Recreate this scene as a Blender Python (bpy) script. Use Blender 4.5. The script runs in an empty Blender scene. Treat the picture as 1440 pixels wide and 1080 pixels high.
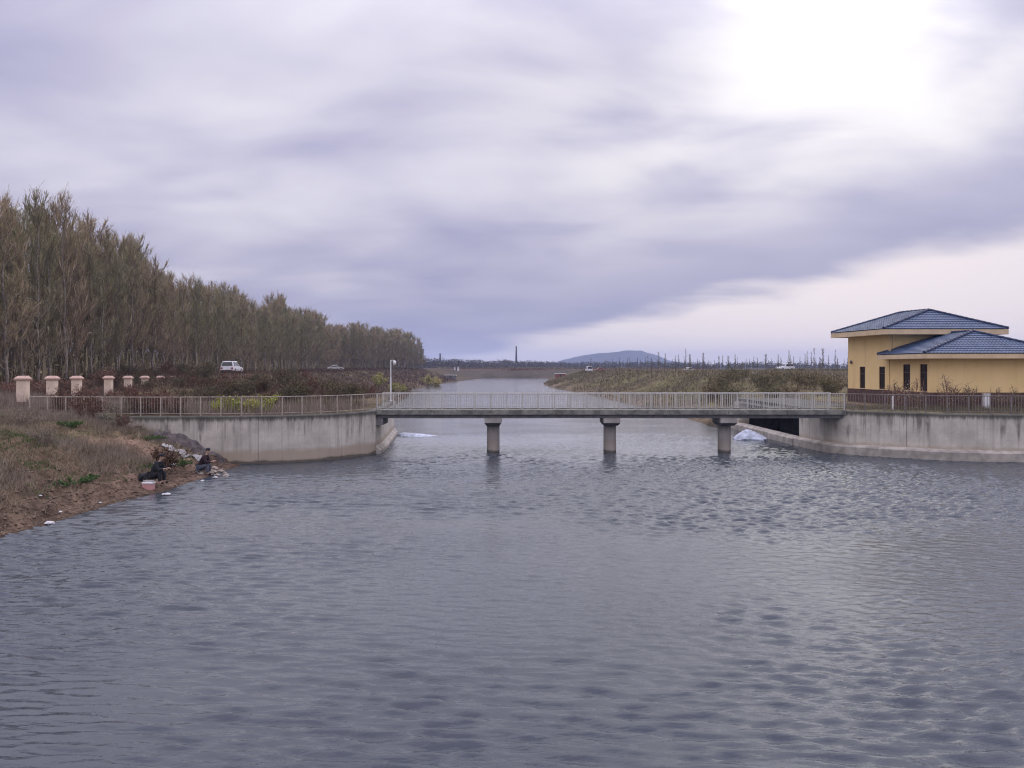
import bpy, bmesh, math, random
import numpy as np
from mathutils import Vector, Matrix

R = math.radians
scene = bpy.context.scene
col = scene.collection
CAMZ, FPX, HORY = 5.7, 1100.0, 517.0

# ------------------------------------------------------------------ camera
cam_d = bpy.data.cameras.new('camera')
cam = bpy.data.objects.new('camera', cam_d); col.objects.link(cam)
cam.location = (0, 0, CAMZ); cam.rotation_euler = (R(90), 0, 0)
cam_d.sensor_width = 36.0; cam_d.lens = FPX / 1440 * 36.0
cam_d.shift_y = -(540 - HORY) / 1440
cam_d.clip_start = 0.1; cam_d.clip_end = 20000
scene.camera = cam

# ------------------------------------------------------------------ world, sun, exposure
SUN_AZ, SUN_EL = R(23), R(25)          # azimuth to the right of +Y
world = bpy.data.worlds.new('World'); scene.world = world; world.use_nodes = True
wt = world.node_tree; wt.nodes.clear()
def wn(t, **k):
    n = wt.nodes.new(t)
    for a, b in k.items(): setattr(n, a, b)
    return n
def wl(a, b): wt.links.new(a, b)
def wmath(op, a, b=None, c=None, clamp=False):
    n = wn('ShaderNodeMath', operation=op); n.use_clamp = clamp
    for i, v in enumerate((a, b, c)):
        if v is None: continue
        if isinstance(v, (int, float)): n.inputs[i].default_value = v
        else: wl(v, n.inputs[i])
    return n.outputs[0]
def wsmooth(v, lo, hi):
    n = wn('ShaderNodeMapRange', interpolation_type='SMOOTHSTEP')
    wl(v, n.inputs['Value'])
    n.inputs['From Min'].default_value = lo; n.inputs['From Max'].default_value = hi
    return n.outputs['Result']
def wmix(f, a, b):
    n = wn('ShaderNodeMix', data_type='RGBA')
    for s, v in ((0, f), (6, a), (7, b)):
        if isinstance(v, (int, float)): n.inputs[s].default_value = v
        elif isinstance(v, tuple): n.inputs[s].default_value = (*v, 1)
        else: wl(v, n.inputs[s])
    return n.outputs[2]
geo = wn('ShaderNodeTexCoord'); sep = wn('ShaderNodeSeparateXYZ')
wl(geo.outputs['Generated'], sep.inputs[0])
dx, dy, dz = sep.outputs
zc = wmath('ADD', wmath('ABSOLUTE', dz), 0.20)
comb = wn('ShaderNodeCombineXYZ')
wl(wmath('DIVIDE', dx, zc), comb.inputs[0]); wl(wmath('DIVIDE', dy, zc), comb.inputs[1])
def wnoise(scale, detail, rough, off, sx=1.0, sy=1.0, dist=0.0):
    m = wn('ShaderNodeMapping'); wl(comb.outputs[0], m.inputs[0])
    m.inputs['Location'].default_value = off; m.inputs['Scale'].default_value = (sx, sy, 1)
    n = wn('ShaderNodeTexNoise'); wl(m.outputs[0], n.inputs['Vector'])
    n.inputs['Scale'].default_value = scale; n.inputs['Detail'].default_value = detail
    n.inputs['Roughness'].default_value = rough; n.inputs['Distortion'].default_value = dist
    return n.outputs['Fac']
SO = (42.37, 25.81)
n_big = wnoise(0.8, 3.0, 0.45, (SO[0], SO[1], 0), 0.85, 1.1, 0.5)
n_mid = wnoise(2.0, 5.0, 0.47, (SO[0]+8.1, SO[1]-5.2, 0), 0.8, 1.2, 0.35)
cl = wmath('ADD', wmath('MULTIPLY', n_big, 0.66), wmath('MULTIPLY', n_mid, 0.34))
# the deck of cloud ends along a slanting edge; clear pale sky under it on the right
az0, tilt = R(-6), R(12.5)
nvec = Vector((math.cos(az0), -math.sin(az0), 0)) * -math.sin(tilt) + Vector((0, 0, 1)) * math.cos(tilt)
d2 = wn('ShaderNodeVectorMath', operation='DOT_PRODUCT'); wl(geo.outputs['Generated'], d2.inputs[0]); d2.inputs[1].default_value = nvec
edge = wmath('ADD', d2.outputs['Value'], wmath('MULTIPLY', wmath('SUBTRACT', n_mid, 0.5), 0.10))
cl = wsmooth(cl, 0.34, 0.64)
cl = wmath('MULTIPLY', cl, wmath('ADD', 0.25, wmath('MULTIPLY', wsmooth(d2.outputs['Value'], 0.015, 0.17), 0.75)))   # thickest along the edge of the deck
ramp = wn('ShaderNodeValToRGB'); wl(cl, ramp.inputs[0])
e = ramp.color_ramp.elements
e[0].position = 0.0; e[0].color = (0.30, 0.30, 0.44, 1)
e[1].position = 1.0; e[1].color = (0.60, 0.585, 0.645, 1)
m_ = e.new(0.45); m_.color = (0.425, 0.408, 0.52, 1)
# thinner cloud around the sun lets more light through
sd = (math.sin(SUN_AZ) * math.cos(SUN_EL), math.cos(SUN_AZ) * math.cos(SUN_EL), math.sin(SUN_EL))
dot = wn('ShaderNodeVectorMath', operation='DOT_PRODUCT')
wl(geo.outputs['Generated'], dot.inputs[0]); dot.inputs[1].default_value = sd
sdot = dot.outputs['Value']
thin = wsmooth(cl, 0.25, 0.9)
glow = wmath('MULTIPLY', wsmooth(sdot, math.cos(R(30)), math.cos(R(3))), wmath('ADD', 0.05, wmath('MULTIPLY', thin, 0.6)))
sd_pos = wmath('MAXIMUM', sdot, 0.0)
core = wmath('ADD', wmath('MULTIPLY', wmath('POWER', sd_pos, 60.0), 0.17), wmath('MULTIPLY', wmath('POWER', sd_pos, 420.0), 0.5))
core = wmath('MULTIPLY', core, wmath('ADD', 0.35, wmath('MULTIPLY', wsmooth(n_mid, 0.3, 0.68), 1.0)), clamp=True)
lit = wmix(glow, ramp.outputs[0], (0.70, 0.675, 0.67))
lit = wmix(core, lit, (2.0, 1.94, 1.88))
# a cloudy sky is brighter overhead than at the rim
zen = wmath('ADD', wmath('ADD', 0.84, wmath('MULTIPLY', wsmooth(dz, 0.02, 0.30), 0.16)), wmath('MULTIPLY', wsmooth(dz, 0.30, 1.0), 1.9))
vs = wn('ShaderNodeVectorMath', operation='SCALE'); wl(lit, vs.inputs[0]); wl(zen, vs.inputs['Scale'])
sky = wn('ShaderNodeTexSky', sky_type='NISHITA')
sky.sun_disc = False; sky.sun_elevation = SUN_EL; sky.sun_rotation = SUN_AZ
sky.air_density = 1.0; sky.dust_density = 2.0
bg_sky = wn('ShaderNodeBackground'); wl(sky.outputs[0], bg_sky.inputs[0]); bg_sky.inputs[1].default_value = 0.05
bg_cl = wn('ShaderNodeBackground'); wl(vs.outputs[0], bg_cl.inputs[0]); bg_cl.inputs[1].default_value = 1.0
cover = wsmooth(edge, -0.012, 0.026)
thinveil = wmath('ADD', 0.9, wmath('MULTIPLY', cover, 0.1))
lowcloud = wmix(cover, (0.61, 0.565, 0.605), vs.outputs[0])
wl(lowcloud, bg_cl.inputs[0])
mixs = wn('ShaderNodeMixShader'); wl(thinveil, mixs.inputs[0]); wl(bg_sky.outputs[0], mixs.inputs[1]); wl(bg_cl.outputs[0], mixs.inputs[2])
wo = wn('ShaderNodeOutputWorld'); wl(mixs.outputs[0], wo.inputs[0])

sl = bpy.data.lights.new('sun', 'SUN'); so = bpy.data.objects.new('sun', sl); col.objects.link(so)
sl.energy = 0.5; sl.angle = R(115); sl.color = (1.0, 0.95, 0.88)
so.rotation_euler = (R(90) - SUN_EL, 0, math.pi - SUN_AZ)
so.location = (60, 120, 90)

scene.view_settings.view_transform = 'Standard'; scene.view_settings.look = 'None'
scene.view_settings.exposure = 0.47; scene.view_settings.gamma = 1.0; scene.view_settings.use_curve_mapping = False
scene.render.engine = 'CYCLES'
scene.cycles.use_denoising = True; scene.cycles.filter_width = 1.15
scene.cycles.max_bounces = 6; scene.cycles.diffuse_bounces = 2; scene.cycles.glossy_bounces = 3
scene.cycles.volume_bounces = 1; scene.cycles.transparent_max_bounces = 6
scene.cycles.caustics_reflective = False; scene.cycles.caustics_refractive = False

# ------------------------------------------------------------------ helpers
def px(x, y, Y):                       # pixel + distance -> point
    return Vector(((x - 720) / FPX * Y, Y, CAMZ - (y - HORY) / FPX * Y))
def pX(x, Y): return (x - 720) / FPX * Y

def tag(o, label=None, cat=None, group=None, kind=None):
    if label: o['label'] = label
    if cat: o['category'] = cat
    if group: o['group'] = group
    if kind: o['kind'] = kind
    return o
def empty(name, loc=(0, 0, 0), rz=0.0):
    o = bpy.data.objects.new(name, None); col.objects.link(o)
    o.location = loc; o.rotation_euler = (0, 0, rz); o.empty_display_size = 0.3
    return o
def link(name, mesh, parent=None, loc=None, rz=None, scale=None):
    o = bpy.data.objects.new(name, mesh); col.objects.link(o)
    if parent is not None: o.parent = parent
    if loc is not None: o.location = loc
    if rz is not None: o.rotation_euler = (0, 0, rz)
    if scale is not None: o.scale = scale
    return o

class MB:
    def __init__(s): s.v = []; s.f = []; s.m = []; s.cur = 0
    def add(s, vs, fs):
        b = len(s.v); s.v.extend([tuple(p) for p in vs])
        for f in fs: s.f.append(tuple(i + b for i in f)); s.m.append(s.cur)
    def box(s, a, b, M=None):
        x0, y0, z0 = a; x1, y1, z1 = b
        vs = [(x0,y0,z0),(x1,y0,z0),(x1,y1,z0),(x0,y1,z0),(x0,y0,z1),(x1,y0,z1),(x1,y1,z1),(x0,y1,z1)]
        if M is not None: vs = [M @ Vector(p) for p in vs]
        s.add(vs, [(0,3,2,1),(4,5,6,7),(0,1,5,4),(1,2,6,5),(2,3,7,6),(3,0,4,7)])
    def prism(s, poly, z0, z1):
        n = len(poly)
        vs = [(p[0], p[1], z0) for p in poly] + [(p[0], p[1], z1) for p in poly]
        s.add(vs, [tuple(range(n))[::-1], tuple(range(n, 2*n))] + [(i, (i+1) % n, n+(i+1) % n, n+i) for i in range(n)])
    def frustum(s, cx, cy, z0, z1, hx0, hy0, hx1, hy1):
        vs = [(cx-hx0,cy-hy0,z0),(cx+hx0,cy-hy0,z0),(cx+hx0,cy+hy0,z0),(cx-hx0,cy+hy0,z0),
              (cx-hx1,cy-hy1,z1),(cx+hx1,cy-hy1,z1),(cx+hx1,cy+hy1,z1),(cx-hx1,cy+hy1,z1)]
        s.add(vs, [(0,3,2,1),(4,5,6,7),(0,1,5,4),(1,2,6,5),(2,3,7,6),(3,0,4,7)])
    def tube(s, pts, rads, n=6, cap=True):
        pts = [Vector(p) for p in pts]
        if isinstance(rads, (int, float)): rads = [rads] * len(pts)
        b = len(s.v); up = None
        for i, p in enumerate(pts):
            t = (pts[min(i+1, len(pts)-1)] - pts[max(i-1, 0)])
            t = t.normalized() if t.length > 1e-9 else Vector((0, 0, 1))
            if up is None:
                up = Vector((1, 0, 0)) if abs(t.x) < 0.8 else Vector((0, 1, 0))
            a = (up - t * up.dot(t)).normalized(); c = t.cross(a); up = a
            for k in range(n):
                q = 2 * math.pi * k / n
                s.v.append(tuple(p + (a * math.cos(q) + c * math.sin(q)) * rads[i]))
        for i in range(len(pts) - 1):
            for k in range(n):
                s.f.append((b+i*n+k, b+i*n+(k+1) % n, b+(i+1)*n+(k+1) % n, b+(i+1)*n+k)); s.m.append(s.cur)
        if cap:
            s.f.append(tuple(b+k for k in range(n))[::-1]); s.m.append(s.cur)
            e_ = b + (len(pts)-1)*n
            s.f.append(tuple(e_+k for k in range(n))); s.m.append(s.cur)
    def lathe(s, prof, n=20, cx=0, cy=0):
        b = len(s.v)
        for r, z in prof:
            for k in range(n):
                q = 2*math.pi*k/n; s.v.append((cx + r*math.cos(q), cy + r*math.sin(q), z))
        for i in range(len(prof)-1):
            for k in range(n):
                s.f.append((b+i*n+k, b+i*n+(k+1) % n, b+(i+1)*n+(k+1) % n, b+(i+1)*n+k)); s.m.append(s.cur)
        s.f.append(tuple(b+k for k in range(n))[::-1]); s.m.append(s.cur)
        e_ = b+(len(prof)-1)*n; s.f.append(tuple(e_+k for k in range(n))); s.m.append(s.cur)
    def mesh(s, name, mats, smooth=False):
        me = bpy.data.meshes.new(name); me.from_pydata(s.v, [], s.f)
        for m in (mats if isinstance(mats, (list, tuple)) else [mats]): me.materials.append(m)
        if any(s.m): me.polygons.foreach_set('material_index', s.m)
        if smooth: me.polygons.foreach_set('use_smooth', [True]*len(s.f))
        me.update(); return me
    def build(s, name, mats, parent=None, smooth=False, loc=None, bevel=0.0):
        o = link(name, s.mesh(name, mats, smooth), parent, loc)
        if bevel:
            m = o.modifiers.new('bevel', 'BEVEL'); m.width = bevel; m.segments = 2; m.limit_method = 'ANGLE'
        return o

def np_mesh(name, verts, tris, mats, midx=None, colors=None):
    me = bpy.data.meshes.new(name)
    nv, k = len(verts), tris.shape[1]
    me.vertices.add(nv); me.vertices.foreach_set('co', np.asarray(verts, np.float32).ravel())
    nf = len(tris); me.loops.add(nf*k); me.loops.foreach_set('vertex_index', tris.astype(np.int32).ravel())
    me.polygons.add(nf)
    me.polygons.foreach_set('loop_start', np.arange(0, nf*k, k, dtype=np.int32))
    if hasattr(me.polygons[0], 'loop_total'):
        try: me.polygons.foreach_set('loop_total', np.full(nf, k, np.int32))
        except Exception: pass
    for m in (mats if isinstance(mats, (list, tuple)) else [mats]): me.materials.append(m)
    if midx is not None: me.polygons.foreach_set('material_index', np.asarray(midx, np.int32))
    if colors is not None:
        a = me.color_attributes.new('Col', 'FLOAT_COLOR', 'POINT')
        c4 = np.ones((nv, 4), np.float32); c4[:, :3] = colors
        a.data.foreach_set('color', c4.ravel())
    me.update(calc_edges=True); me.validate()
    return me

def vnoise(x, y, seed=0):
    xi = np.floor(x).astype(np.int64); yi = np.floor(y).astype(np.int64)
    fx = x - xi; fy = y - yi; fx = fx*fx*(3-2*fx); fy = fy*fy*(3-2*fy)
    def h(a, b):
        n = (a * 374761393 + b * 668265263 + seed * 974634777) & 0x7fffffff
        n = ((n ^ (n >> 13)) * 1274126177) & 0x7fffffff
        return ((n ^ (n >> 16)) & 0xffff) / 65535.0
    return (h(xi, yi)*(1-fx)+h(xi+1, yi)*fx)*(1-fy) + (h(xi, yi+1)*(1-fx)+h(xi+1, yi+1)*fx)*fy
def fbm(x, y, o=4, seed=0):
    s = 0; a = 0.5; t = 0
    for i in range(o):
        s = s + a*vnoise(x*2**i + 17.3*i, y*2**i - 9.1*i, seed+i); t += a; a *= 0.5
    return s / t
def sstep(v, a, b):
    t = np.clip((v-a)/(b-a), 0, 1); return t*t*(3-2*t)

# ------------------------------------------------------------------ materials
def new_mat(name):
    m = bpy.data.materials.new(name); m.use_nodes = True
    nt = m.node_tree; b = nt.nodes['Principled BSDF']
    return m, nt, b
def nnode(nt, t, **k):
    n = nt.nodes.new(t)
    for a, b in k.items(): setattr(n, a, b)
    return n
def mixrgb(nt, f, a, b, mode='MIX'):
    n = nnode(nt, 'ShaderNodeMix', data_type='RGBA', blend_type=mode)
    for s, v in ((0, f), (6, a), (7, b)):
        if isinstance(v, (int, float)): n.inputs[s].default_value = v
        elif isinstance(v, tuple): n.inputs[s].default_value = (*v[:3], 1)
        else: nt.links.new(v, n.inputs[s])
    return n.outputs[2]
def ntex(nt, scale, detail=4, rough=0.55, sc=(1, 1, 1), coord='Object', loc=(0, 0, 0), dist=0):
    tc = nnode(nt, 'ShaderNodeTexCoord'); mp = nnode(nt, 'ShaderNodeMapping')
    nt.links.new(tc.outputs[coord], mp.inputs[0]); mp.inputs['Scale'].default_value = sc; mp.inputs['Location'].default_value = loc
    n = nnode(nt, 'ShaderNodeTexNoise'); nt.links.new(mp.outputs[0], n.inputs['Vector'])
    n.inputs['Scale'].default_value = scale; n.inputs['Detail'].default_value = detail; n.inputs['Roughness'].default_value = rough
    n.inputs['Distortion'].default_value = dist
    return n.outputs['Fac']
def mrange(nt, v, a, b, c=0.0, d=1.0):
    n = nnode(nt, 'ShaderNodeMapRange', interpolation_type='SMOOTHSTEP'); nt.links.new(v, n.inputs['Value'])
    n.inputs['From Min'].default_value = a; n.inputs['From Max'].default_value = b
    n.inputs['To Min'].default_value = c; n.inputs['To Max'].default_value = d
    return n.outputs['Result']
def nmath(nt, op, a, b=None):
    n = nnode(nt, 'ShaderNodeMath', operation=op)
    for i, v in enumerate((a, b)):
        if v is None: continue
        if isinstance(v, (int, float)): n.inputs[i].default_value = v
        else: nt.links.new(v, n.inputs[i])
    return n.outputs[0]
def bump(nt, b, h, dist, strength=1.0):
    n = nnode(nt, 'ShaderNodeBump'); nt.links.new(h, n.inputs['Height'])
    n.inputs['Distance'].default_value = dist; n.inputs['Strength'].default_value = strength
    nt.links.new(n.outputs[0], b.inputs['Normal']); return n
def plain(name, c, rough=0.7, var=0.25, scale=6.0, metallic=0.0, bmp=0.0, coord='Object'):
    m, nt, b = new_mat(name)
    n = ntex(nt, scale, 5, 0.6, coord=coord)
    lo = tuple(x*(1-var) for x in c); hi = tuple(min(1, x*(1+var)) for x in c)
    nt.links.new(mixrgb(nt, mrange(nt, n, 0.3, 0.7), lo, hi), b.inputs['Base Color'])
    b.inputs['Roughness'].default_value = rough; b.inputs['Metallic'].default_value = metallic
    b.inputs['Specular IOR Level'].default_value = 0.3
    if bmp: bump(nt, b, n, bmp)
    return m
def leafy(name, c, var=0.35, trans=0.2):
    m, nt, b = new_mat(name)
    g = nnode(nt, 'ShaderNodeNewGeometry')
    oi = nnode(nt, 'ShaderNodeObjectInfo')
    lo = tuple(x*(1-var) for x in c); hi = tuple(x*(1+var) for x in c)
    c1 = mixrgb(nt, g.outputs['Random Per Island'], lo, hi)
    c2 = mixrgb(nt, mrange(nt, oi.outputs['Random'], 0, 1, 0, 0.8), c1, mixrgb(nt, 1.0, c1, (0.68, 0.82, 0.72), 'MULTIPLY'))
    nt.links.new(c2, b.inputs['Base Color']); b.inputs['Roughness'].default_value = 0.8
    b.inputs['Specular IOR Level'].default_value = 0.1
    return m
def concrete(name, c, ztop, stain=1.0, tan=0.0):
    m, nt, b = new_mat(name)
    n1 = ntex(nt, 0.9, 6, 0.6); n2 = ntex(nt, 14, 4, 0.6)
    base = mixrgb(nt, mrange(nt, n1, 0.3, 0.7), tuple(x*0.8 for x in c), tuple(x*1.12 for x in c))
    base = mixrgb(nt, mrange(nt, n2, 0.35, 0.75, 0, 0.35), base, tuple(x*0.62 for x in c))
    # form-board lines
    tc = nnode(nt, 'ShaderNodeTexCoord'); sp = nnode(nt, 'ShaderNodeSeparateXYZ'); nt.links.new(tc.outputs['Object'], sp.inputs[0])
    z = sp.outputs[2]
    fr = nmath(nt, 'FRACT', nmath(nt, 'MULTIPLY', z, 1.25))
    base = mixrgb(nt, mrange(nt, fr, 0.0, 0.035, 0.35, 0.0), base, tuple(x*0.6 for x in c))
    # water streaks running from the top
    st = ntex(nt, 1.0, 5, 0.65, sc=(2.0, 2.0, 0.10))
    fine = ntex(nt, 1.0, 4, 0.6, sc=(7.0, 7.0, 0.25), loc=(3, 5, 1))
    depth = nmath(nt, 'SUBTRACT', ztop, z)
    reach = nmath(nt, 'MULTIPLY', mrange(nt, st, 0.40, 0.78), 3.0)
    s1 = mrange(nt, nmath(nt, 'SUBTRACT', nmath(nt, 'ADD', reach, nmath(nt, 'MULTIPLY', fine, 0.5)), depth), -0.15, 1.3)
    blot = ntex(nt, 0.7, 4, 0.6, loc=(9, 2, 4))
    s1 = nmath(nt, 'MULTIPLY', s1, mrange(nt, blot, 0.35, 0.65, 0.25, 1.0))
    base = mixrgb(nt, nmath(nt, 'MULTIPLY', s1, 0.75*stain), base, (0.11, 0.095, 0.085))
    sk = ntex(nt, 1.0, 3, 0.5, sc=(4.5, 4.5, 0.05), loc=(1, 8, 3))
    base = mixrgb(nt, nmath(nt, 'MULTIPLY', mrange(nt, sk, 0.5, 0.72), 0.35*stain), base, (0.17, 0.15, 0.14))
    rim = mrange(nt, nmath(nt, 'ADD', depth, nmath(nt, 'MULTIPLY', nmath(nt, 'SUBTRACT', fine, 0.5), 0.5)), 0.12, 0.42, 1.0, 0.0)
    base = mixrgb(nt, nmath(nt, 'MULTIPLY', rim, 0.85*stain), base, (0.055, 0.055, 0.04))
    # silt left by high water
    tn = nmath(nt, 'ADD', z, nmath(nt, 'MULTIPLY', nmath(nt, 'SUBTRACT', n1, 0.5), 0.35))
    if tan: base = mixrgb(nt, mrange(nt, tn, 0.62, 0.95, tan, 0.0), base, (0.40, 0.315, 0.225))
    base = mixrgb(nt, mrange(nt, tn, 0.10, 0.24, 0.85, 0.0), base, (0.09, 0.075, 0.06))
    nt.links.new(base, b.inputs['Base Color']); b.inputs['Roughness'].default_value = 0.85
    b.inputs['Specular IOR Level'].default_value = 0.25
    bump(nt, b, n2, 0.01)
    return m

M = {}
M['conc_wall'] = concrete('stained_concrete', (0.61, 0.56, 0.48), 2.85, 1.0, 0.75)
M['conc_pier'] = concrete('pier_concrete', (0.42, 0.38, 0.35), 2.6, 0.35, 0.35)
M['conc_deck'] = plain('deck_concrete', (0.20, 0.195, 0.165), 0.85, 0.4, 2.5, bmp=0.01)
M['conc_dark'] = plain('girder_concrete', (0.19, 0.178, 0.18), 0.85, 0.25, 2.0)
M['conc_ledge'] = plain('ledge_concrete', (0.40, 0.36, 0.31), 0.85, 0.3, 1.5, bmp=0.01)
M['conc_pale'] = plain('pale_apron', (0.42, 0.45, 0.52), 0.7, 0.4, 2.5, bmp=0.06)
M['intake_shade'] = plain('shade_dark_concrete', (0.06, 0.058, 0.06), 0.9, 0.3, 2)  # inside of the intake: shade of the recess put into the concrete colour
M['rail_pale'] = plain('pale_painted_steel', (0.50, 0.48, 0.44), 0.55, 0.18, 9)
M['rail_tan'] = plain('weathered_painted_steel', (0.40, 0.34, 0.28), 0.6, 0.3, 5)
M['rail_tan_d'] = plain('rusty_painted_steel', (0.27, 0.22, 0.18), 0.65, 0.35, 5)
M['rail_grey'] = plain('grey_steel', (0.21, 0.18, 0.165), 0.6, 0.3, 5)
M['yellow'] = plain('yellow_render', (0.82, 0.60, 0.30), 0.85, 0.10, 0.8)
m, nt, b = new_mat('weathered_yellow_render')
n1 = ntex(nt, 0.5, 5, 0.6); st = ntex(nt, 1.0, 4, 0.6, sc=(2.2, 2.2, 0.12)); sp_ = ntex(nt, 9, 4, 0.6)
c = mixrgb(nt, mrange(nt, n1, 0.3, 0.7), (0.82, 0.585, 0.275), (0.89, 0.65, 0.325))
c = mixrgb(nt, mrange(nt, st, 0.48, 0.78, 0, 0.35), c, (0.52, 0.37, 0.20))
nt.links.new(mixrgb(nt, mrange(nt, sp_, 0.5, 0.8, 0, 0.25), c, (0.68, 0.51, 0.30)), b.inputs['Base Color'])
b.inputs['Roughness'].default_value = 0.9; b.inputs['Specular IOR Level'].default_value = 0.2; M['yellow'] = m
M['cream'] = plain('cream_fascia', (0.68, 0.52, 0.33), 0.8, 0.1, 1.2)
M['plinth'] = plain('maroon_plinth', (0.10, 0.055, 0.045), 0.7, 0.3, 4)
M['frame'] = plain('brown_frame', (0.09, 0.05, 0.04), 0.5, 0.2, 6)
m, nt, b = new_mat('dark_glass'); b.inputs['Base Color'].default_value = (0.025, 0.02, 0.02, 1); b.inputs['Roughness'].default_value = 0.12; M['glass'] = m
m, nt, b = new_mat('blue_glazed_tile')
n = ntex(nt, 1.4, 5, 0.6); n2 = ntex(nt, 22, 3, 0.6)
c = mixrgb(nt, mrange(nt, n, 0.3, 0.7), (0.035, 0.065, 0.13), (0.07, 0.11, 0.20))
nt.links.new(mixrgb(nt, mrange(nt, n2, 0.4, 0.7, 0, 0.5), c, (0.03, 0.045, 0.09)), b.inputs['Base Color'])
b.inputs['Roughness'].default_value = 0.38; M['tile'] = m
M['tile_cap'] = plain('dark_blue_ridge', (0.03, 0.04, 0.085), 0.35, 0.3, 4)
M['pillar'] = plain('cream_pillar', (0.76, 0.60, 0.47), 0.85, 0.12, 2.0)
M['pillar_cap'] = plain('pink_cap', (0.60, 0.42, 0.34), 0.85, 0.15, 2.0)
M['brick_red'] = plain('red_brown_plinth', (0.17, 0.07, 0.055), 0.9, 0.25, 5)
M['white'] = plain('white_paint', (0.78, 0.77, 0.77), 0.4, 0.06, 3)
M['litter'] = plain('white_plastic', (0.58, 0.565, 0.555), 0.5, 0.1, 8)
M['bark'] = plain('poplar_bark', (0.27, 0.23, 0.19), 0.9, 0.35, 3)
M['bark_pale'] = plain('pale_bark', (0.34, 0.31, 0.27), 0.9, 0.3, 3)
M['twig'] = leafy('poplar_twigs', (0.41, 0.31, 0.215))
M['bud'] = leafy('olive_buds', (0.43, 0.435, 0.21))
M['bud_brown'] = leafy('brown_buds', (0.43, 0.33, 0.21))
M['red_twig'] = leafy('red_brown_twigs', (0.15, 0.085, 0.065))
M['red_leaf'] = leafy('red_brown_leaves', (0.17, 0.088, 0.06), 0.5)
M['olive_leaf'] = leafy('olive_leaves', (0.15, 0.12, 0.06), 0.4)
M['green_leaf'] = leafy('green_leaves', (0.095, 0.15, 0.05), 0.4)
M['yellow_leaf'] = leafy('yellow_flowers', (0.50, 0.42, 0.17), 0.3)
M['lime_leaf'] = leafy('lime_leaves', (0.42, 0.40, 0.08), 0.35)
M['dry'] = leafy('dry_grass_blades', (0.31, 0.24, 0.165), 0.4)
M['dark_weed'] = leafy('dark_brown_weeds', (0.10, 0.068, 0.052), 0.4)
M['brown_twig'] = leafy('brown_hedge_twigs', (0.15, 0.11, 0.08))
M['brown_leaf'] = leafy('olive_brown_leaves', (0.135, 0.11, 0.06), 0.55)
M['sap_twig'] = leafy('sapling_twigs', (0.17, 0.135, 0.11))
M['sap_bark'] = plain('sapling_bark', (0.15, 0.125, 0.11), 0.9, 0.3, 3)
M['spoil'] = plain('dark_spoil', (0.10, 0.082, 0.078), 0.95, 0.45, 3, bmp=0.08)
M['grey_sheet'] = plain('grey_sheet', (0.36, 0.34, 0.34), 0.7, 0.2, 3)
M['clod'] = leafy('earth_clod', (0.17, 0.115, 0.085), 0.5)
M['rust_twig'] = leafy('rust_twigs', (0.22, 0.13, 0.10))
M['rust_leaf'] = leafy('rust_leaves', (0.24, 0.135, 0.10), 0.4)
M['dry_grey'] = leafy('grey_dry_stalks', (0.27, 0.215, 0.17), 0.4)
M['grass'] = leafy('green_grass_blades', (0.085, 0.125, 0.04), 0.4)
M['olive_grass'] = leafy('olive_grass_blades', (0.18, 0.142, 0.092), 0.4)
M['skin'] = plain('skin', (0.46, 0.29, 0.21), 0.6, 0.08, 6)
M['black_cloth'] = plain('black_cloth', (0.022, 0.022, 0.026), 0.9, 0.3, 12)
M['maroon_cloth'] = plain('dark_maroon_cloth', (0.035, 0.018, 0.022), 0.9, 0.3, 12)
M['blue_cloth'] = plain('faded_blue_cloth', (0.10, 0.11, 0.14), 0.9, 0.2, 12)
M['pink'] = plain('pink_plastic', (0.62, 0.33, 0.32), 0.5, 0.1, 5)
M['rubber'] = plain('rubber', (0.02, 0.02, 0.02), 0.8, 0.2, 6)
M['car_white'] = plain('white_car_paint', (0.80, 0.80, 0.82), 0.25, 0.03, 2)
M['car_silver'] = plain('beige_car_paint', (0.52, 0.50, 0.46), 0.3, 0.05, 2)
M['car_red'] = plain('dull_red_paint', (0.28, 0.10, 0.08), 0.4, 0.1, 2)
M['red_lamp'] = plain('red_lamp', (0.35, 0.02, 0.02), 0.3, 0.1, 2)
M['rim'] = plain('alloy', (0.5, 0.5, 0.5), 0.35, 0.1, 2, metallic=0.6)
M['steel_dark'] = plain('dark_steel', (0.09, 0.085, 0.09), 0.6, 0.3, 0.2)
M['chimney'] = plain('chimney_brick', (0.07, 0.06, 0.07), 0.9, 0.2, 0.1)
M['stone'] = plain('pale_stone', (0.36, 0.31, 0.26), 0.9, 0.35, 4, bmp=0.02)
M['hill'] = plain('hill_scrub', (0.05, 0.055, 0.055), 0.95, 0.4, 0.012)
M['farwood'] = leafy('far_wood_twigs', (0.10, 0.085, 0.07), 0.4)

# terrain
m, nt, b = new_mat('terrain')
at = nnode(nt, 'ShaderNodeAttribute', attribute_name='Col')
n1 = ntex(nt, 0.9, 8, 0.65); n2 = ntex(nt, 7.0, 6, 0.65); n3 = ntex(nt, 0.06, 5, 0.6)
c = mixrgb(nt, 1.0, at.outputs['Color'], mixrgb(nt, mrange(nt, n1, 0.3, 0.7), (0.5, 0.48, 0.45), (1.45, 1.42, 1.35)), 'MULTIPLY')
c = mixrgb(nt, 1.0, c, mixrgb(nt, mrange(nt, n2, 0.3, 0.7), (0.65, 0.63, 0.6), (1.3, 1.3, 1.28)), 'MULTIPLY')
c = mixrgb(nt, 1.0, c, mixrgb(nt, mrange(nt, n3, 0.35, 0.65), (0.8, 0.82, 0.75), (1.15, 1.12, 1.1)), 'MULTIPLY')
nt.links.new(c, b.inputs['Base Color']); b.inputs['Roughness'].default_value = 0.95; b.inputs['Specular IOR Level'].default_value = 0.1
bump(nt, b, nmath(nt, 'ADD', n1, nmath(nt, 'MULTIPLY', n2, 0.5)), 0.25)
M['terrain'] = m

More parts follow.
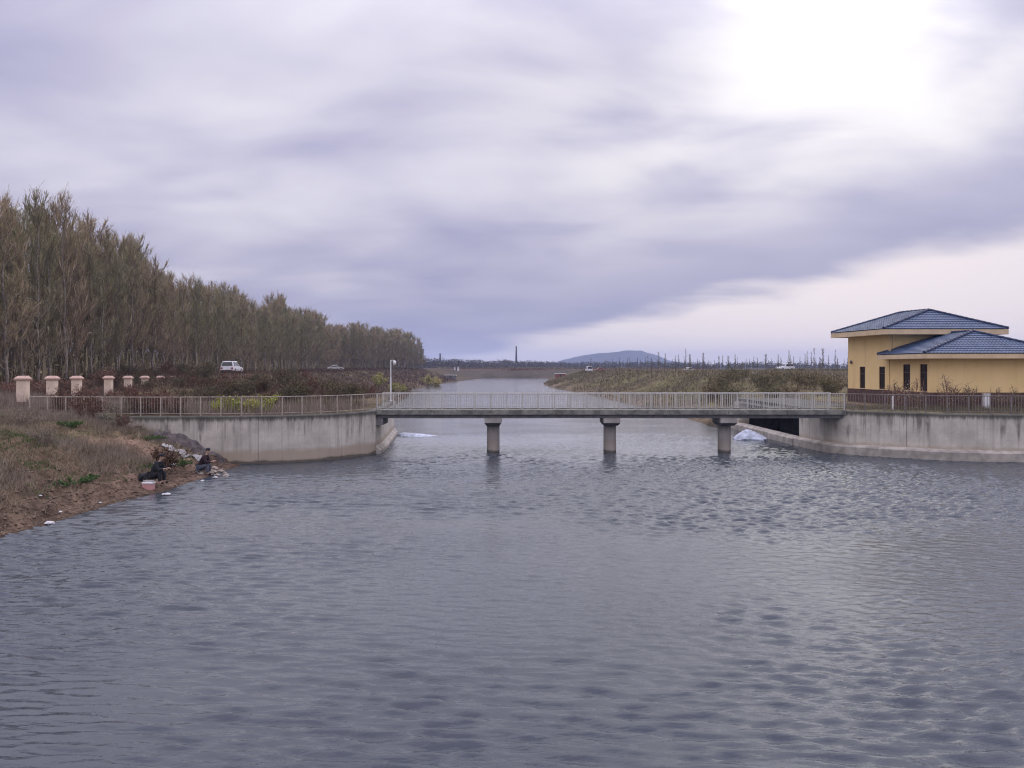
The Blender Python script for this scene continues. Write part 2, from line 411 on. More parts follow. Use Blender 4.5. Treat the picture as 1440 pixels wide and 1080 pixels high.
# water
m, nt, b = new_mat('water')
b.inputs['Base Color'].default_value = (0.042, 0.052, 0.064, 1); b.inputs['Roughness'].default_value = 0.05
b.inputs['IOR'].default_value = 1.333; b.inputs['Specular IOR Level'].default_value = 0.75
def wavetex(scale, sc, rot, detail, rough, loc, dist=0.0):
    tc = nnode(nt, 'ShaderNodeTexCoord'); mp = nnode(nt, 'ShaderNodeMapping')
    nt.links.new(tc.outputs['Object'], mp.inputs[0]); mp.inputs['Scale'].default_value = sc
    mp.inputs['Rotation'].default_value = (0, 0, rot); mp.inputs['Location'].default_value = loc
    n = nnode(nt, 'ShaderNodeTexNoise'); nt.links.new(mp.outputs[0], n.inputs['Vector'])
    n.inputs['Scale'].default_value = scale; n.inputs['Detail'].default_value = detail; n.inputs['Roughness'].default_value = rough
    n.inputs['Distortion'].default_value = dist
    return n.outputs['Fac']
w1 = wavetex(1.0, (3.6, 11.0, 1), R(6), 3.0, 0.55, (0, 0, 0), 0.2)
w3 = wavetex(0.09, (1, 1.5, 1), 0, 2.0, 0.5, (1, 4, 0))
bump(nt, b, nmath(nt, 'MULTIPLY', w1, mrange(nt, w3, 0.35, 0.65, 0.4, 1.0)), 0.03)
M['water'] = m

# ------------------------------------------------------------------ plan of banks and walls
def spline(pts, step=0.5):
    P = [Vector((*p, 0)) for p in pts]; out = []
    for i in range(len(P)-1):
        p0 = P[max(i-1, 0)]; p1 = P[i]; p2 = P[i+1]; p3 = P[min(i+2, len(P)-1)]
        n = max(1, int((p2-p1).length/step))
        for k in range(n):
            t = k/n
            q = 0.5*((2*p1)+(p2-p0)*t+(2*p0-5*p1+4*p2-p3)*t*t+(3*p1-p0-3*p2+p3)*t**3)
            out.append((q.x, q.y))
    out.append((P[-1].x, P[-1].y)); return out
WALL_L = spline([(-30.5, 46.7), (-24, 45.9), (-20, 45.8), (-16.2, 46.05), (-14.4, 46.5), (-12.8, 47.1), (-11.3, 48.1), (-9.95, 49.8), (-9.0, 51.6)], 0.5)
WALL_LB = [(-9.0, 51.65), (-9.1, 55.0), (-9.6, 61.0), (-10.1, 67.0)]
WALL_R = spline([(21.1, 57.5), (21.2, 55.0), (21.45, 53.2), (22.0, 51.95), (22.9, 51.1), (24.0, 50.35), (25.2, 49.45), (26.6, 48.5), (28.3, 47.9), (31, 47.4), (35, 47.1), (40, 47.3)], 0.4)
ZT = 2.85
SHORE = [(-20.5, -80), (-19, 0), (-17.7, 20), (-17.2, 26.3), (-16.85, 28.4), (-16.7, 32.8), (-16.0, 36.2), (-15.8, 41.5), (-15.9, 46.2)]
river = SHORE + [(-16.2, 46.5), (-14.7, 46.9), (-13.0, 47.6), (-11.7, 48.5), (-10.4, 50.0), (-9.5, 51.7), (-9.6, 55), (-10.1, 61), (-10.6, 67.2),
        (-13, 80), (-17, 108), (-21.5, 165), (-26, 202), (-25, 300), (-18, 400), (-15, 446), (0, 455), (14, 448), (19, 400), (17, 350), (13.5, 300), (10.7, 261), (12, 215), (16.5, 165), (19.6, 103), (20.0, 78),
        (21.7, 74.4), (25.6, 73.5), (25.6, 58.0), (21.6, 57.4), (21.8, 54.5), (22.4, 52.35), (23.2, 51.6), (24.3, 50.75), (25.35, 49.95), (26.8, 48.95), (28.45, 48.35), (31.1, 47.85), (35, 47.55), (41, 47.75), (43, 40), (39, 20), (37, 0), (37, -80)]
is_slope = []
RP = np.array(river)
for i in range(len(river)):
    a = river[i]; c_ = river[(i+1) % len(river)]; my = (a[1]+c_[1])/2
    is_slope.append(not (46.2 <= my <= 75 and abs((a[0]+c_[0])/2) < 42 and i >= len(SHORE)-1))
def inside_river(x, y):
    ins = np.zeros(x.shape, bool); n = len(river)
    for i in range(n):
        x0, y0 = river[i]; x1, y1 = river[(i+1) % n]
        if y0 == y1: continue
        c_ = ((y0 > y) != (y1 > y)) & (x < (x1-x0)*(y-y0)/(y1-y0)+x0)
        ins ^= c_
    return ins
def seg_dist(x, y, which):
    d = np.full(x.shape, 1e9); n = len(river)
    for i in range(n):
        if not which(i): continue
        x0, y0 = river[i]; x1, y1 = river[(i+1) % n]
        L = (x1-x0)**2+(y1-y0)**2
        t = np.clip(((x-x0)*(x1-x0)+(y-y0)*(y1-y0))/max(L, 1e-9), 0, 1)
        d = np.minimum(d, np.hypot(x-x0-t*(x1-x0), y-y0-t*(y1-y0)))
    return d
SY = np.array([p[1] for p in SHORE]); SX = np.array([p[0] for p in SHORE])
def terrain_h(x, y):
    x = np.asarray(x, float); y = np.asarray(y, float)
    left = x < 0
    Hl = 2.85 + 2.1*sstep(y, 55, 108)
    Hr = 2.85 + 1.75*sstep(y, 70, 150)
    H = np.where(left, Hl, Hr)
    H = np.where(left & (y < 75), np.maximum(H, 2.85 + np.clip((-x-26)*0.07, 0, 0.8)*sstep(-y, -75, -50)), H)
    big = (fbm(x/40+5, y/40, 3, 3)-0.5)*np.clip((y-70)/80, 0, 1)*1.2
    H = H + big*np.where(y > 1200, 0.3, 1)
    ins = inside_river(x, y)
    ds = seg_dist(x, y, lambda i: is_slope[i]); da = seg_dist(x, y, lambda i: True)
    # banks beyond the bridge
    nz = (fbm(x*0.35, y*0.35, 4, 11)-0.5)
    slope = 0.25 + ds*0.30 + nz*np.clip(ds, 0, 2)*0.35
    zb = np.minimum(H, slope)
    walled = (y > 46.0) & (y < 74.5) & (np.abs(x) < 60)
    ramp_ = sstep(y, 67, 82)
    zb = np.where((y > 46) & (y < 82), H*(1-ramp_)+zb*ramp_, zb)
    # near left bank
    u = np.interp(y, SY, SX) - x
    prof = np.interp(u, [-2, 0, 0.6, 0.95, 1.6, 4.6, 7.5, 11, 18, 40], [-0.6, 0, 0.14, 0.42, 0.62, 1.75, 2.5, 2.85, 3.4, 4.2])
    rough = (fbm(x*0.8, y*0.8, 4, 21)-0.5)*0.55*np.clip(u/3, 0, 1) + (fbm(x*0.28, y*0.28, 3, 5)-0.5)*0.7*np.clip(u/5, 0, 1)
    uu = u*1.35 + (fbm(x*0.5, y*0.22, 4, 27)-0.5)*3.0
    fr_ = uu-np.floor(uu)
    prof = prof + rough + (sstep(fr_, 0.72, 1.0)-fr_)*0.26*sstep(u, 0.15, 0.7)*(1-sstep(u, 4.5, 9)) + (fbm(x*2.2, y*2.2, 3, 29)-0.5)*0.22*sstep(u, 0.1, 0.8)
    prof = prof + 0.45*np.exp(-((x+18.6)/2.3)**2-((y-44.9)/0.55)**2)
    wy = np.interp(x, [-40, -30.5, -24, -20, -16.2], [47.9, 46.7, 45.9, 45.8, 46.05]) + 0.35
    near_l = left & (y < wy) & ~ins
    zb = np.where(near_l, prof, zb)
    zb = np.where((~left) & (y < 47.4) & ~ins, np.minimum(2.8, da*0.4), zb)
    bed = -np.clip(da*0.45, 0, 2.0) - 0.02
    return np.where(ins, bed, zb)
def gz(x, y): return float(terrain_h(np.array([x]), np.array([y]))[0])

def axis(segs):
    out = []
    for a, c_, n in segs: out += list(np.linspace(a, c_, n, endpoint=False))
    return np.array(out + [segs[-1][1]])
xs = axis([(-4500, -1500, 10), (-1500, -300, 24), (-300, -90, 40), (-90, -36, 60), (-36, -30, 30), (-30, -14, 110), (-14, -8, 24), (-8, 20, 28), (20, 30, 34), (30, 60, 40), (60, 150, 40), (150, 400, 30), (400, 1500, 24), (1500, 4500, 10)])
ys = axis([(-80, 0, 12), (0, 20, 16), (20, 46, 150), (46, 57, 50), (57, 80, 60), (80, 140, 90), (140, 260, 100), (260, 470, 90), (470, 900, 50), (900, 2500, 32), (2500, 5000, 14)])
gx, gy = np.meshgrid(xs, ys); fx_, fy_ = gx.ravel(), gy.ravel()
hz = terrain_h(fx_, fy_)
V = np.stack([fx_, fy_, hz], 1)
nx_, ny_ = len(xs), len(ys)
idx = np.arange(nx_*ny_).reshape(ny_, nx_)
Q = np.stack([idx[:-1, :-1].ravel(), idx[:-1, 1:].ravel(), idx[1:, 1:].ravel(), idx[1:, :-1].ravel()], 1)
def lerp3(a, b_, t): return a*(1-t[:, None]) + b_*t[:, None]
C3 = lambda *a: np.array(a)[None, :]
da = seg_dist(fx_, fy_, lambda i: True)
f1 = fbm(fx_*0.12, fy_*0.12, 4, 31); f2 = fbm(fx_*0.5, fy_*0.5, 4, 41)
cl_ = np.where((fx_ < 0)[:, None], C3(0.095, 0.066, 0.05), C3(0.125, 0.10, 0.066))
cl_ = lerp3(cl_, C3(0.17, 0.15, 0.08), sstep(f1, 0.45, 0.65)*np.where(fx_ > 0, 1, 0.5))
cl_ = lerp3(cl_, C3(0.20, 0.155, 0.115), (1-sstep(da, 1.0, 5))*np.where(fx_ > 0, 0.9, 0.3)*(fy_ > 60))
cl_ = lerp3(cl_, C3(0.095, 0.078, 0.066), sstep(fy_, 300, 440))
cl_ = lerp3(cl_, C3(0.10, 0.09, 0.075), sstep(fy_, 650, 1000))
u_ = np.interp(fy_, SY, SX) - fx_
nl = (fx_ < -10) & (fy_ < 47)
bank = lerp3(np.repeat(C3(0.16, 0.113, 0.09), len(fx_), 0), C3(0.15, 0.11, 0.08), sstep(u_ + (f2-0.5)*4, 1.0, 4.5))
bank = lerp3(bank, C3(0.13, 0.125, 0.06), sstep(f1*0.5+f2*0.5, 0.5, 0.62)*sstep(u_, 2, 4))
bank = lerp3(bank, C3(0.22, 0.155, 0.12), np.exp(-((fx_+19.5)/3.0)**2-((fy_-41.3)/1.7)**2))     # trodden earth path
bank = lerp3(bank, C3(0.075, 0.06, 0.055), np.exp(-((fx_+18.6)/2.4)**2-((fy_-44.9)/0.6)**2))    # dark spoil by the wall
bank = lerp3(bank, C3(0.11, 0.075, 0.055), sstep(-u_, -0.35, 0.0))
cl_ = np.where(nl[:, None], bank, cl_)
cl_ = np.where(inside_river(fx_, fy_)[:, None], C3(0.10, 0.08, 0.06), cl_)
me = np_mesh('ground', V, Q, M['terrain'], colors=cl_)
me.polygons.foreach_set('use_smooth', np.ones(len(Q), bool))
tag(link('ground', me), 'brown earth banks and flat dry grass plain', kind='structure')

def make_water():
    x0, x1, y0, y1 = -21.0, 42.0, 8.0, 70.0
    wx = np.linspace(x0, x1, 630); wy = np.concatenate([np.linspace(y0, 36, 570, endpoint=False), np.linspace(36, y1, 400)])
    X, Y = np.meshgrid(wx, wy); rng = np.random.default_rng(17)
    A = np.zeros_like(X); B = np.zeros_like(X)
    warp = (fbm(X*0.16, Y*0.16, 3, 91)-0.5)*1.6
    def comps(n, spread, base):
        H = np.zeros_like(X)
        for i in range(n):
            lam = math.exp(rng.uniform(math.log(0.24), math.log(0.7))); th = base+rng.normal()*spread; k = 2*math.pi/lam
            a = lam/(2*math.pi)*math.sqrt(2.0/n)
            ph = k*(X*math.sin(th)+(Y+warp*0.35)*math.cos(th))+rng.uniform(0, 6.28)
            sn = np.sin(ph); H += a*(sn+0.22*np.cos(2*ph))
        return H
    A = comps(16, 0.17, R(9)); B = comps(26, 0.55, R(-6))
    t = sstep(X+0.25*(Y-25)+(fbm(X*0.1, Y*0.1, 3, 95)-0.5)*14, -8, 9)
    gust = 0.4+1.15*sstep(fbm(X*0.07+3, Y*0.09, 3, 97), 0.32, 0.66)
    Z = (A*(1-t)*1.05+B*t*0.95)*0.265*gust
    shel = 1-0.78*sstep(Y+(fbm(X*0.2, Y*0.2, 2, 99)-0.5)*6, 50, 62)
    edge = sstep(X, x0, x0+1.5)*sstep(-X, -x1, -x1+2)*sstep(Y, y0, y0+2)*sstep(-Y, -y1, -y1+6)
    Z = Z*shel*edge
    V = np.stack([X.ravel(), Y.ravel(), Z.ravel()], 1); ii = np.arange(X.size).reshape(X.shape)
    F = np.stack([ii[:-1, :-1].ravel(), ii[:-1, 1:].ravel(), ii[1:, 1:].ravel(), ii[1:, :-1].ravel()], 1)
    n = len(V); o_ = [(-60, -80, 0), (60, -80, 0), (60, 480, 0), (-60, 480, 0), (x0, y0, 0), (x1, y0, 0), (x1, y1, 0), (x0, y1, 0)]
    V = np.concatenate([V, np.array(o_, float)])
    F = np.concatenate([F, np.array([(n, n+1, n+5, n+4), (n+1, n+2, n+6, n+5), (n+2, n+3, n+7, n+6), (n+3, n, n+4, n+7)])])
    me = np_mesh('water', V, F, M['water']); me.polygons.foreach_set('use_smooth', np.ones(len(F), bool))
    tag(link('water', me), 'rippled grey blue water of the channel', kind='structure')
make_water()

# ------------------------------------------------------------------ sweeps and walls
def normals(path):
    out = []
    for i in range(len(path)):
        a = path[max(i-1, 0)]; b_ = path[min(i+1, len(path)-1)]
        t = Vector((b_[0]-a[0], b_[1]-a[1])); t.normalize(); out.append(Vector((-t.y, t.x)))
    return out
def sweep(mb, path, nrm, prof):
    n = len(prof); b = len(mb.v)
    for p, q in zip(path, nrm):
        for o, z in prof: mb.v.append((p[0]+q.x*o, p[1]+q.y*o, z))
    for i in range(len(path)-1):
        for k in range(n):
            mb.f.append((b+i*n+k, b+i*n+(k+1) % n, b+(i+1)*n+(k+1) % n, b+(i+1)*n+k)); mb.m.append(mb.cur)
    mb.f.append(tuple(b+k for k in range(n))[::-1]); mb.m.append(mb.cur)
    e_ = b+(len(path)-1)*n; mb.f.append(tuple(e_+k for k in range(n))); mb.m.append(mb.cur)
def resample(path, step):
    P = [Vector(p) for p in path]; out = [P[0]]; acc = 0.0
    d = [0.0]
    for a, b_ in zip(P, P[1:]): d.append(d[-1]+(b_-a).length)
    n = max(1, round(d[-1]/step)); res = []
    for k in range(n+1):
        s = d[-1]*k/n; j = max(0, min(len(d)-2, int(np.searchsorted(d, s)-1)))
        t = (s-d[j])/max(1e-9, d[j+1]-d[j]); q = P[j].lerp(P[j+1], t); res.append((q.x, q.y))
    return res
def panels(parent, name, path, prof, every, mat, gap=0.012, side=1):
    p = resample(path, 0.4); N = [q*side for q in normals(p)]
    per = max(2, int(every/0.4)); i = 0
    while i < len(p)-1:
        j = min(len(p)-1, i+per)
        if len(p)-1-j < per*0.4: j = len(p)-1
        seg = [Vector(q) for q in p[i:j+1]]
        t0 = (seg[1]-seg[0]).normalized(); t1 = (seg[-1]-seg[-2]).normalized()
        seg[0] = seg[0]+t0*gap; seg[-1] = seg[-1]-t1*gap
        mb = MB(); pr = prof if side > 0 else prof[::-1]
        sweep(mb, [tuple(s) for s in seg], N[i:j+1], pr)
        mb.build(name, mat, parent); i = j
wall_prof = [(0, -1.2), (0, ZT-0.06), (0.06, ZT), (0.75, ZT), (0.75, -1.2)]
WL = empty('retaining_wall', (-18, 46, 0))
WL.location = (0, 0, 0)
tag(WL, 'stained grey concrete retaining wall curving from the grassy bank to the footbridge', 'retaining wall')
panels(WL, 'wall_panel', WALL_L, wall_prof, 5.2, M['conc_wall'])
panels(WL, 'wall_panel', WALL_LB, wall_prof, 8, M['conc_wall'])
mb = MB(); sweep(mb, resample(WALL_LB, 0.5), normals(resample(WALL_LB, 0.5)), [(-0.32, -1.2), (-0.32, 0.22), (-0.004, 0.5), (-0.004, -1.2)])
mb.build('footing', M['conc_ledge'], WL)
mb = MB(); sweep(mb, resample(WALL_L, 0.5), normals(resample(WALL_L, 0.5)), [(0.03, -1.3), (0.03, ZT-0.2), (0.70, ZT-0.2), (0.70, -1.3)])
mb.build('joint_filler', M['conc_dark'], WL)

WR = empty('retaining_wall', (0, 0, 0))
tag(WR, 'stained grey concrete retaining wall with a foot ledge below the yellow building', 'retaining wall')
panels(WR, 'wall_panel', WALL_R, wall_prof, 5.0, M['conc_wall'])
ledge = [(-0.42, -1.2), (-0.42, 0.50), (-0.36, 0.58), (-0.004, 0.66), (-0.004, -1.2)]
for path in (WALL_R,):
    p = resample(path, 0.5); mb = MB(); sweep(mb, p, normals(p), ledge); mb.build('foot_ledge', M['conc_ledge'], WR)
mb = MB(); sweep(mb, resample(WALL_R, 0.5), normals(resample(WALL_R, 0.5)), [(0.03, -1.3), (0.03, ZT-0.2), (0.70, ZT-0.2), (0.70, -1.3)])
mb.build('joint_filler', M['conc_dark'], WR)

# intake opening behind the bridge
IN = empty('water_intake', (21, 65, 0)); IN.location = (0, 0, 0)
tag(IN, 'dark rectangular water intake in the concrete wall behind the bridge', 'intake')
mb = MB(); mb.box((21.1, 57.55, 2.42), (26.2, 74.0, 2.85)); mb.build('lintel_slab', M['conc_wall'], IN, bevel=0.02)
mb = MB(); mb.box((20.95, 72.2, -1.2), (21.9, 74.0, 2.415)); mb.build('end_pier', M['conc_wall'], IN, bevel=0.02)
mb = MB(); mb.box((25.0, 57.6, -1.2), (25.9, 74.0, 2.41)); mb.build('back_wall', M['intake_shade'], IN)
mb = MB(); mb.box((21.75, 57.35, -1.2), (25.9, 57.59, 2.41)); mb.build('side_wall', M['intake_shade'], IN)
mb = MB(); mb.box((21.91, 73.0, -1.2), (24.99, 73.9, 2.41)); mb.build('side_wall', M['intake_shade'], IN)
mb = MB()
sweep(mb, [(20.95, 74.2), (20.95, 57.62)], normals([(20.95, 74.2), (20.95, 57.62)]), [(-0.30, -1.2), (-0.30, 0.45), (0.0, 0.62), (0.35, 0.62), (0.35, -1.2)])
mb.build('sloping_sill', M['conc_ledge'], IN)

# pale aprons at the water's edge behind the bridge
def apron(name, c, w, d, h, skew, label):
    mb = MB(); n = 18; rng = random.Random(int(c[0]*10))
    rings = [(1.0, -0.3), (0.98, 0.03), (0.9, 0.1), (0.5, 0.62), (0.2, 0.92), (0.05, 1.0)]
    for i, (r, z) in enumerate(rings):
        for k in range(n):
            q = 2*math.pi*k/n; rr = r*(1+0.13*rng.uniform(-1, 1)*(i > 0))
            mb.v.append((math.cos(q)*w*rr + skew*(1-r), math.sin(q)*d*rr, z*h if z > 0 else z))
    for i in range(len(rings)-1):
        for k in range(n): mb.f.append((i*n+k, i*n+(k+1) % n, (i+1)*n+(k+1) % n, (i+1)*n+k)); mb.m.append(0)
    mb.f.append(tuple((len(rings)-1)*n+k for k in range(n))); mb.m.append(0)
    o = mb.build(name, M['conc_pale'], None, loc=c)
    return tag(o, label, 'bank apron')
apron('bank_apron', (18.95, 62.3, 0), 1.42, 1.2, 0.78, -0.25, 'pale blue white cone shaped apron at the water edge beside the dark intake')
apron('bank_apron', (-8.0, 65.5, 0), 1.7, 1.2, 0.26, -1.1, 'low pale apron reaching into the water under the bridge by the curved wall')

# ------------------------------------------------------------------ footbridge
BX0, BX1, BY0, BY1 = -9.02, 22.12, 51.75, 54.25
BR = empty('footbridge', (0, 0, 0))
tag(BR, 'narrow concrete footbridge on three round piers spanning the channel', 'footbridge')
mb = MB(); mb.box((BX0, BY0+0.06, 2.60), (BX1, BY1-0.06, 2.84)); mb.build('deck_slab', M['conc_deck'], BR)
nseg = 8
for s, yy in ((0, BY0), (1, BY1-0.16)):
    for i in range(nseg):
        x0 = BX0+(BX1-BX0)*i/nseg+0.012; x1 = BX0+(BX1-BX0)*(i+1)/nseg-0.012
        mb = MB(); mb.box((x0, yy, 2.58), (x1, yy+0.16, 2.90)); mb.build('edge_beam', M['conc_deck'], BR, bevel=0.015)
for yy in (BY0+0.22, BY0+1.05, BY1-0.60):
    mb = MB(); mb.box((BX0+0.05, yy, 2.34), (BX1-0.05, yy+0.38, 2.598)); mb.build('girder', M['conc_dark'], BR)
for pxx in (693.5, 858, 1019.5):
    cx = pX(pxx, 52.75); cy = 52.95
    pr = empty('pier', (cx, cy, 0)); pr.parent = BR
    mb = MB(); mb.lathe([(0.43, -1.5), (0.43, 0.0), (0.43, 0.9), (0.425, 1.9)], 28); mb.build('column', M['conc_pier'], pr, smooth=True)
    mb = MB()
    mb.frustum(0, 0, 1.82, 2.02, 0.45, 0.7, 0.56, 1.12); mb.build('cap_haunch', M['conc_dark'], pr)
    mb = MB(); mb.box((-0.555, -1.15, 2.021), (0.555, 1.15, 2.338)); mb.build('cap_beam', M['conc_pier'], pr, bevel=0.02)
for x0, x1 in ((BX0-0.1, BX0+0.45),):
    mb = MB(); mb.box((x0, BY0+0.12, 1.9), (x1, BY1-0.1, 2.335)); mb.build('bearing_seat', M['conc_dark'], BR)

bal_mesh = {}
def baluster_mesh(mat, r):
    k = (mat, r)
    if k not in bal_mesh:
        mb = MB(); mb.box((-r, -r, 0), (r, r, 1)); bal_mesh[k] = mb.mesh('baluster', M[mat])
    return bal_mesh[k]
def railing(parent, path, z, h, mat, matb, step_post, step_bal, joined=False, rp=0.035, rb=0.011, jitter=0.0, seed=1, gaps=()):
    rng = random.Random(seed)
    pm = baluster_mesh(mat, rp); bm_ = baluster_mesh(matb, rb)
    pts = resample(path, step_post)
    for p in pts:
        o = link('post', pm, parent, (p[0], p[1], z-0.02), scale=(1, 1, h+0.03))
        o.rotation_euler = (rng.uniform(-1, 1)*jitter, rng.uniform(-1, 1)*jitter, 0)
    for zz, r in ((h-0.02, 0.03), (0.13, 0.018)):
        mb = MB(); mb.tube([(p[0], p[1], z+zz) for p in resample(path, 0.6)], r, 6); mb.build('rail', M[mat], parent)
    bp = resample(path, step_bal); per = step_post/step_bal
    jb = MB()
    for i, p in enumerate(bp):
        if min((Vector(p)-Vector(q)).length for q in pts) < 0.06: continue
        if rng.random() < 0.02 and jitter: continue
        if joined: jb.box((p[0]-rb, p[1]-rb, z+0.14), (p[0]+rb, p[1]+rb, z+h-0.03))
        else:
            o = link('baluster', bm_, parent, (p[0], p[1], z+0.14), scale=(1, 1, h-0.17))
            if jitter: o.rotation_euler = (0, rng.uniform(-1, 1)*jitter, 0)
    if joined: tag(jb.build('balusters', M[matb], parent), kind='stuff')
rf = empty('railing', (0, 0, 0)); rf.parent = BR
railing(rf, [(BX0+0.1, BY0+0.08), (BX1-0.1, BY0+0.08)], 2.90, 1.08, 'rail_pale', 'rail_pale', 1.06, 0.152)
rb_ = empty('railing', (0, 0, 0)); rb_.parent = BR
railing(rb_, [(BX0+0.1, BY1-0.08), (BX1-0.1, BY1-0.08)], 2.90, 1.08, 'rail_pale', 'rail_pale', 1.06, 0.152, joined=True)

def offset_path(path, d):
    N = normals(path); return [(p[0]+n.x*d, p[1]+n.y*d) for p, n in zip(path, N)]
FL = empty('railing_fence', (0, 0, 0))
tag(FL, 'weathered tan steel railing on the curved wall beside the grassy bank', 'railing')
railing(FL, [p for p in offset_path(WALL_L, 0.32)[:-1] if p[0] > -29.0]+[(-8.98, 51.83)], ZT, 1.13, 'rail_tan', 'rail_tan_d', 1.18, 0.16, jitter=0.012, seed=4, rp=0.03)
FR = empty('railing_fence', (0, 0, 0))
tag(FR, 'dull grey steel railing on the wall in front of the yellow building', 'railing')
railing(FR, [(22.08, 51.83)]+[p for p in offset_path(WALL_R, 0.32) if p[1] < 51.6], ZT, 1.13, 'rail_grey', 'rail_grey', 1.18, 0.16, jitter=0.01, seed=5, rp=0.032)

# ------------------------------------------------------------------ yellow building
HS = empty('yellow_building', (0, 0, 0))
tag(HS, 'yellow rendered building with two blue tiled hip roofs and maroon plinth', 'building')
def lp(a, b_, t): return (a[0]+(b_[0]-a[0])*t, a[1]+(b_[1]-a[1])*t)
def wall_open(parent, p0, p1, z0, z1, ops, mat, th=0.24):
    """wall along p0->p1 (outside on the right of travel) with openings (d0,d1,za,zb) in metres along it"""
    P0 = Vector(p0); P1 = Vector(p1); L = (P1-P0).length; t = (P1-P0)/L; n = Vector((t.y, -t.x))
    Mx = Matrix(((t.x, n.x, 0, P0.x), (t.y, n.y, 0, P0.y), (0, 0, 1, 0), (0, 0, 0, 1)))
    mb = MB(); cur = 0
    for d0, d1, za, zb in sorted(ops):
        mb.box((cur, -th, z0), (d0, 0, z1), Mx)
        if za > z0: mb.box((d0, -th, z0), (d1, 0, za), Mx)
        if zb < z1: mb.box((d0, -th, zb), (d1, 0, z1), Mx)
        cur = d1
    mb.box((cur, -th, z0), (L, 0, z1), Mx)
    mb.build('wall', mat, parent)
    for d0, d1, za, zb in ops:
        w = empty('window', (0, 0, 0)); w.parent = parent
        f = MB()
        for a, c_ in (((d0, -0.14, za), (d0+0.06, -0.06, zb)), ((d1-0.06, -0.14, za), (d1, -0.06, zb)), ((d0+0.06, -0.14, zb-0.06), (d1-0.06, -0.06, zb)), ((d0+0.06, -0.14, za), (d1-0.06, -0.06, za+0.06)), ((d0+0.06, -0.14, za+(zb-za)*0.68), (d1-0.06, -0.06, za+(zb-za)*0.68+0.05))):
            f.box(a, c_, Mx)
        f.build('frame', M['frame'], w)
        f = MB(); f.box((d0-0.05, 0.003, za-0.03), (d1+0.05, 0.07, za+0.03), Mx); f.build('sill', M['cream'], w)
        g = MB(); g.box((d0+0.055, -0.12, za+0.055), (d1-0.055, -0.10, zb-0.055), Mx); g.build('pane', M['glass'], w)
def hip_roof(parent, A, B, Cc, D, T0, T1, ze, zt, fas=0.42, ov=0.9):
    """eave corners A near-left, B near-right, Cc far-right, D far-left; ridge T0 near, T1 far"""
    roof = empty('roof', (0, 0, 0)); roof.parent = parent
    e3 = [Vector((*p, ze)) for p in (A, B, Cc, D)]; t3 = [Vector((*T0, zt)), Vector((*T1, zt))]
    slopes = [(e3[0], e3[1], t3[0], t3[0]), (e3[1], e3[2], t3[0], t3[1]), (e3[2], e3[3], t3[1], t3[1]), (e3[3], e3[0], t3[1], t3[0])]
    # flat soffit slab with fascia
    mb = MB(); mb.prism([A, B, Cc, D], ze-fas, ze-0.03); mb.build('fascia', M['cream'], roof)
    cen = (sum((Vector(p) for p in (A, B, Cc, D)), Vector((0, 0)))/4)
    for E0, E1, Ta, Tb in slopes:
        mb = MB(); eh = (E1-E0).normalized(); mid = (E0+E1)/2; top = (Ta+Tb)/2
        up = (top-mid); up -= eh*up.dot(eh); sl_ = up.length; up.normalize(); nrm = eh.cross(up)
        if nrm.z < 0: nrm = -nrm
        nc = max(4, round(sl_/0.33)); L = (E1-E0).length
        for i in range(nc):
            t0_, t1_ = i/nc, min(1.0, (i+1)/nc+0.12/nc)
            l0, r0 = E0.lerp(Ta, t0_), E1.lerp(Tb, t0_); l1, r1 = E0.lerp(Ta, t1_), E1.lerp(Tb, t1_)
            w0 = (r0-l0).dot(eh); ncol = max(2, int(w0/0.062))
            a0 = (l0-E0).dot(eh); a1 = (l1-E0).dot(eh); b0 = (r0-E0).dot(eh); b1 = (r1-E0).dot(eh)
            base = len(mb.v)
            for k in range(ncol+1):
                s = a0+(b0-a0)*k/ncol; sc = 0.035*abs(math.sin(math.pi*s/0.25))
                s1 = min(max(s, a1), b1)
                p0 = l0+eh*(s-a0); p1 = l1+eh*(s1-a1)
                mb.v += [tuple(p0+nrm*(0.0+0.3*sc)-up*0.02), tuple(p0+nrm*(0.045+sc)-up*0.02), tuple(p1+nrm*(0.005+sc*0.9))]
            for k in range(ncol):
                q = base+3*k
                mb.f += [(q, q+3, q+4, q+1), (q+1, q+4, q+5, q+2)]; mb.m += [0, 0]
        tag(mb.build('tile_courses', M['tile'], roof), kind='stuff')
    for a, c_ in ((e3[0], t3[0]), (e3[1], t3[0]), (e3[2], t3[1]), (e3[3], t3[1]), (t3[0], t3[1])):
        mb = MB(); n = max(2, int((c_-a).length/0.4)); off = Vector((0, 0, 0.07))
        for k in range(n):
            p, q = a.lerp(c_, k/n), a.lerp(c_, (k+1)/n)
            mb.tube([p+off, q+off], [0.115, 0.095], 8)
        mb.build('ridge_cap', M['tile_cap'], roof)
    return roof
GZ = 2.7
# tall block behind
A, B, Cc, D = (28.5, 60.0), (38.1, 60.0), (37.2, 67.7), (27.6, 67.7)
hip_roof(HS, A, B, Cc, D, (33.2, 62.3), (32.45, 65.4), 8.68, 10.25)
wa, wb_, wc, wd = (29.4, 61.0), (37.3, 61.0), (36.4, 66.8), (28.7, 66.8)
wall_open(HS, wd, wa, 3.94, 8.27, [(1.75, 2.55, 3.98, 5.78), (4.5, 5.3, 3.98, 5.78)], M['yellow'])
mb = MB(); mb.prism([(29.68, 61.003), wb_, wc, (28.98, 66.79)], 3.94, 8.26); mb.build('wall', M['yellow'], HS)
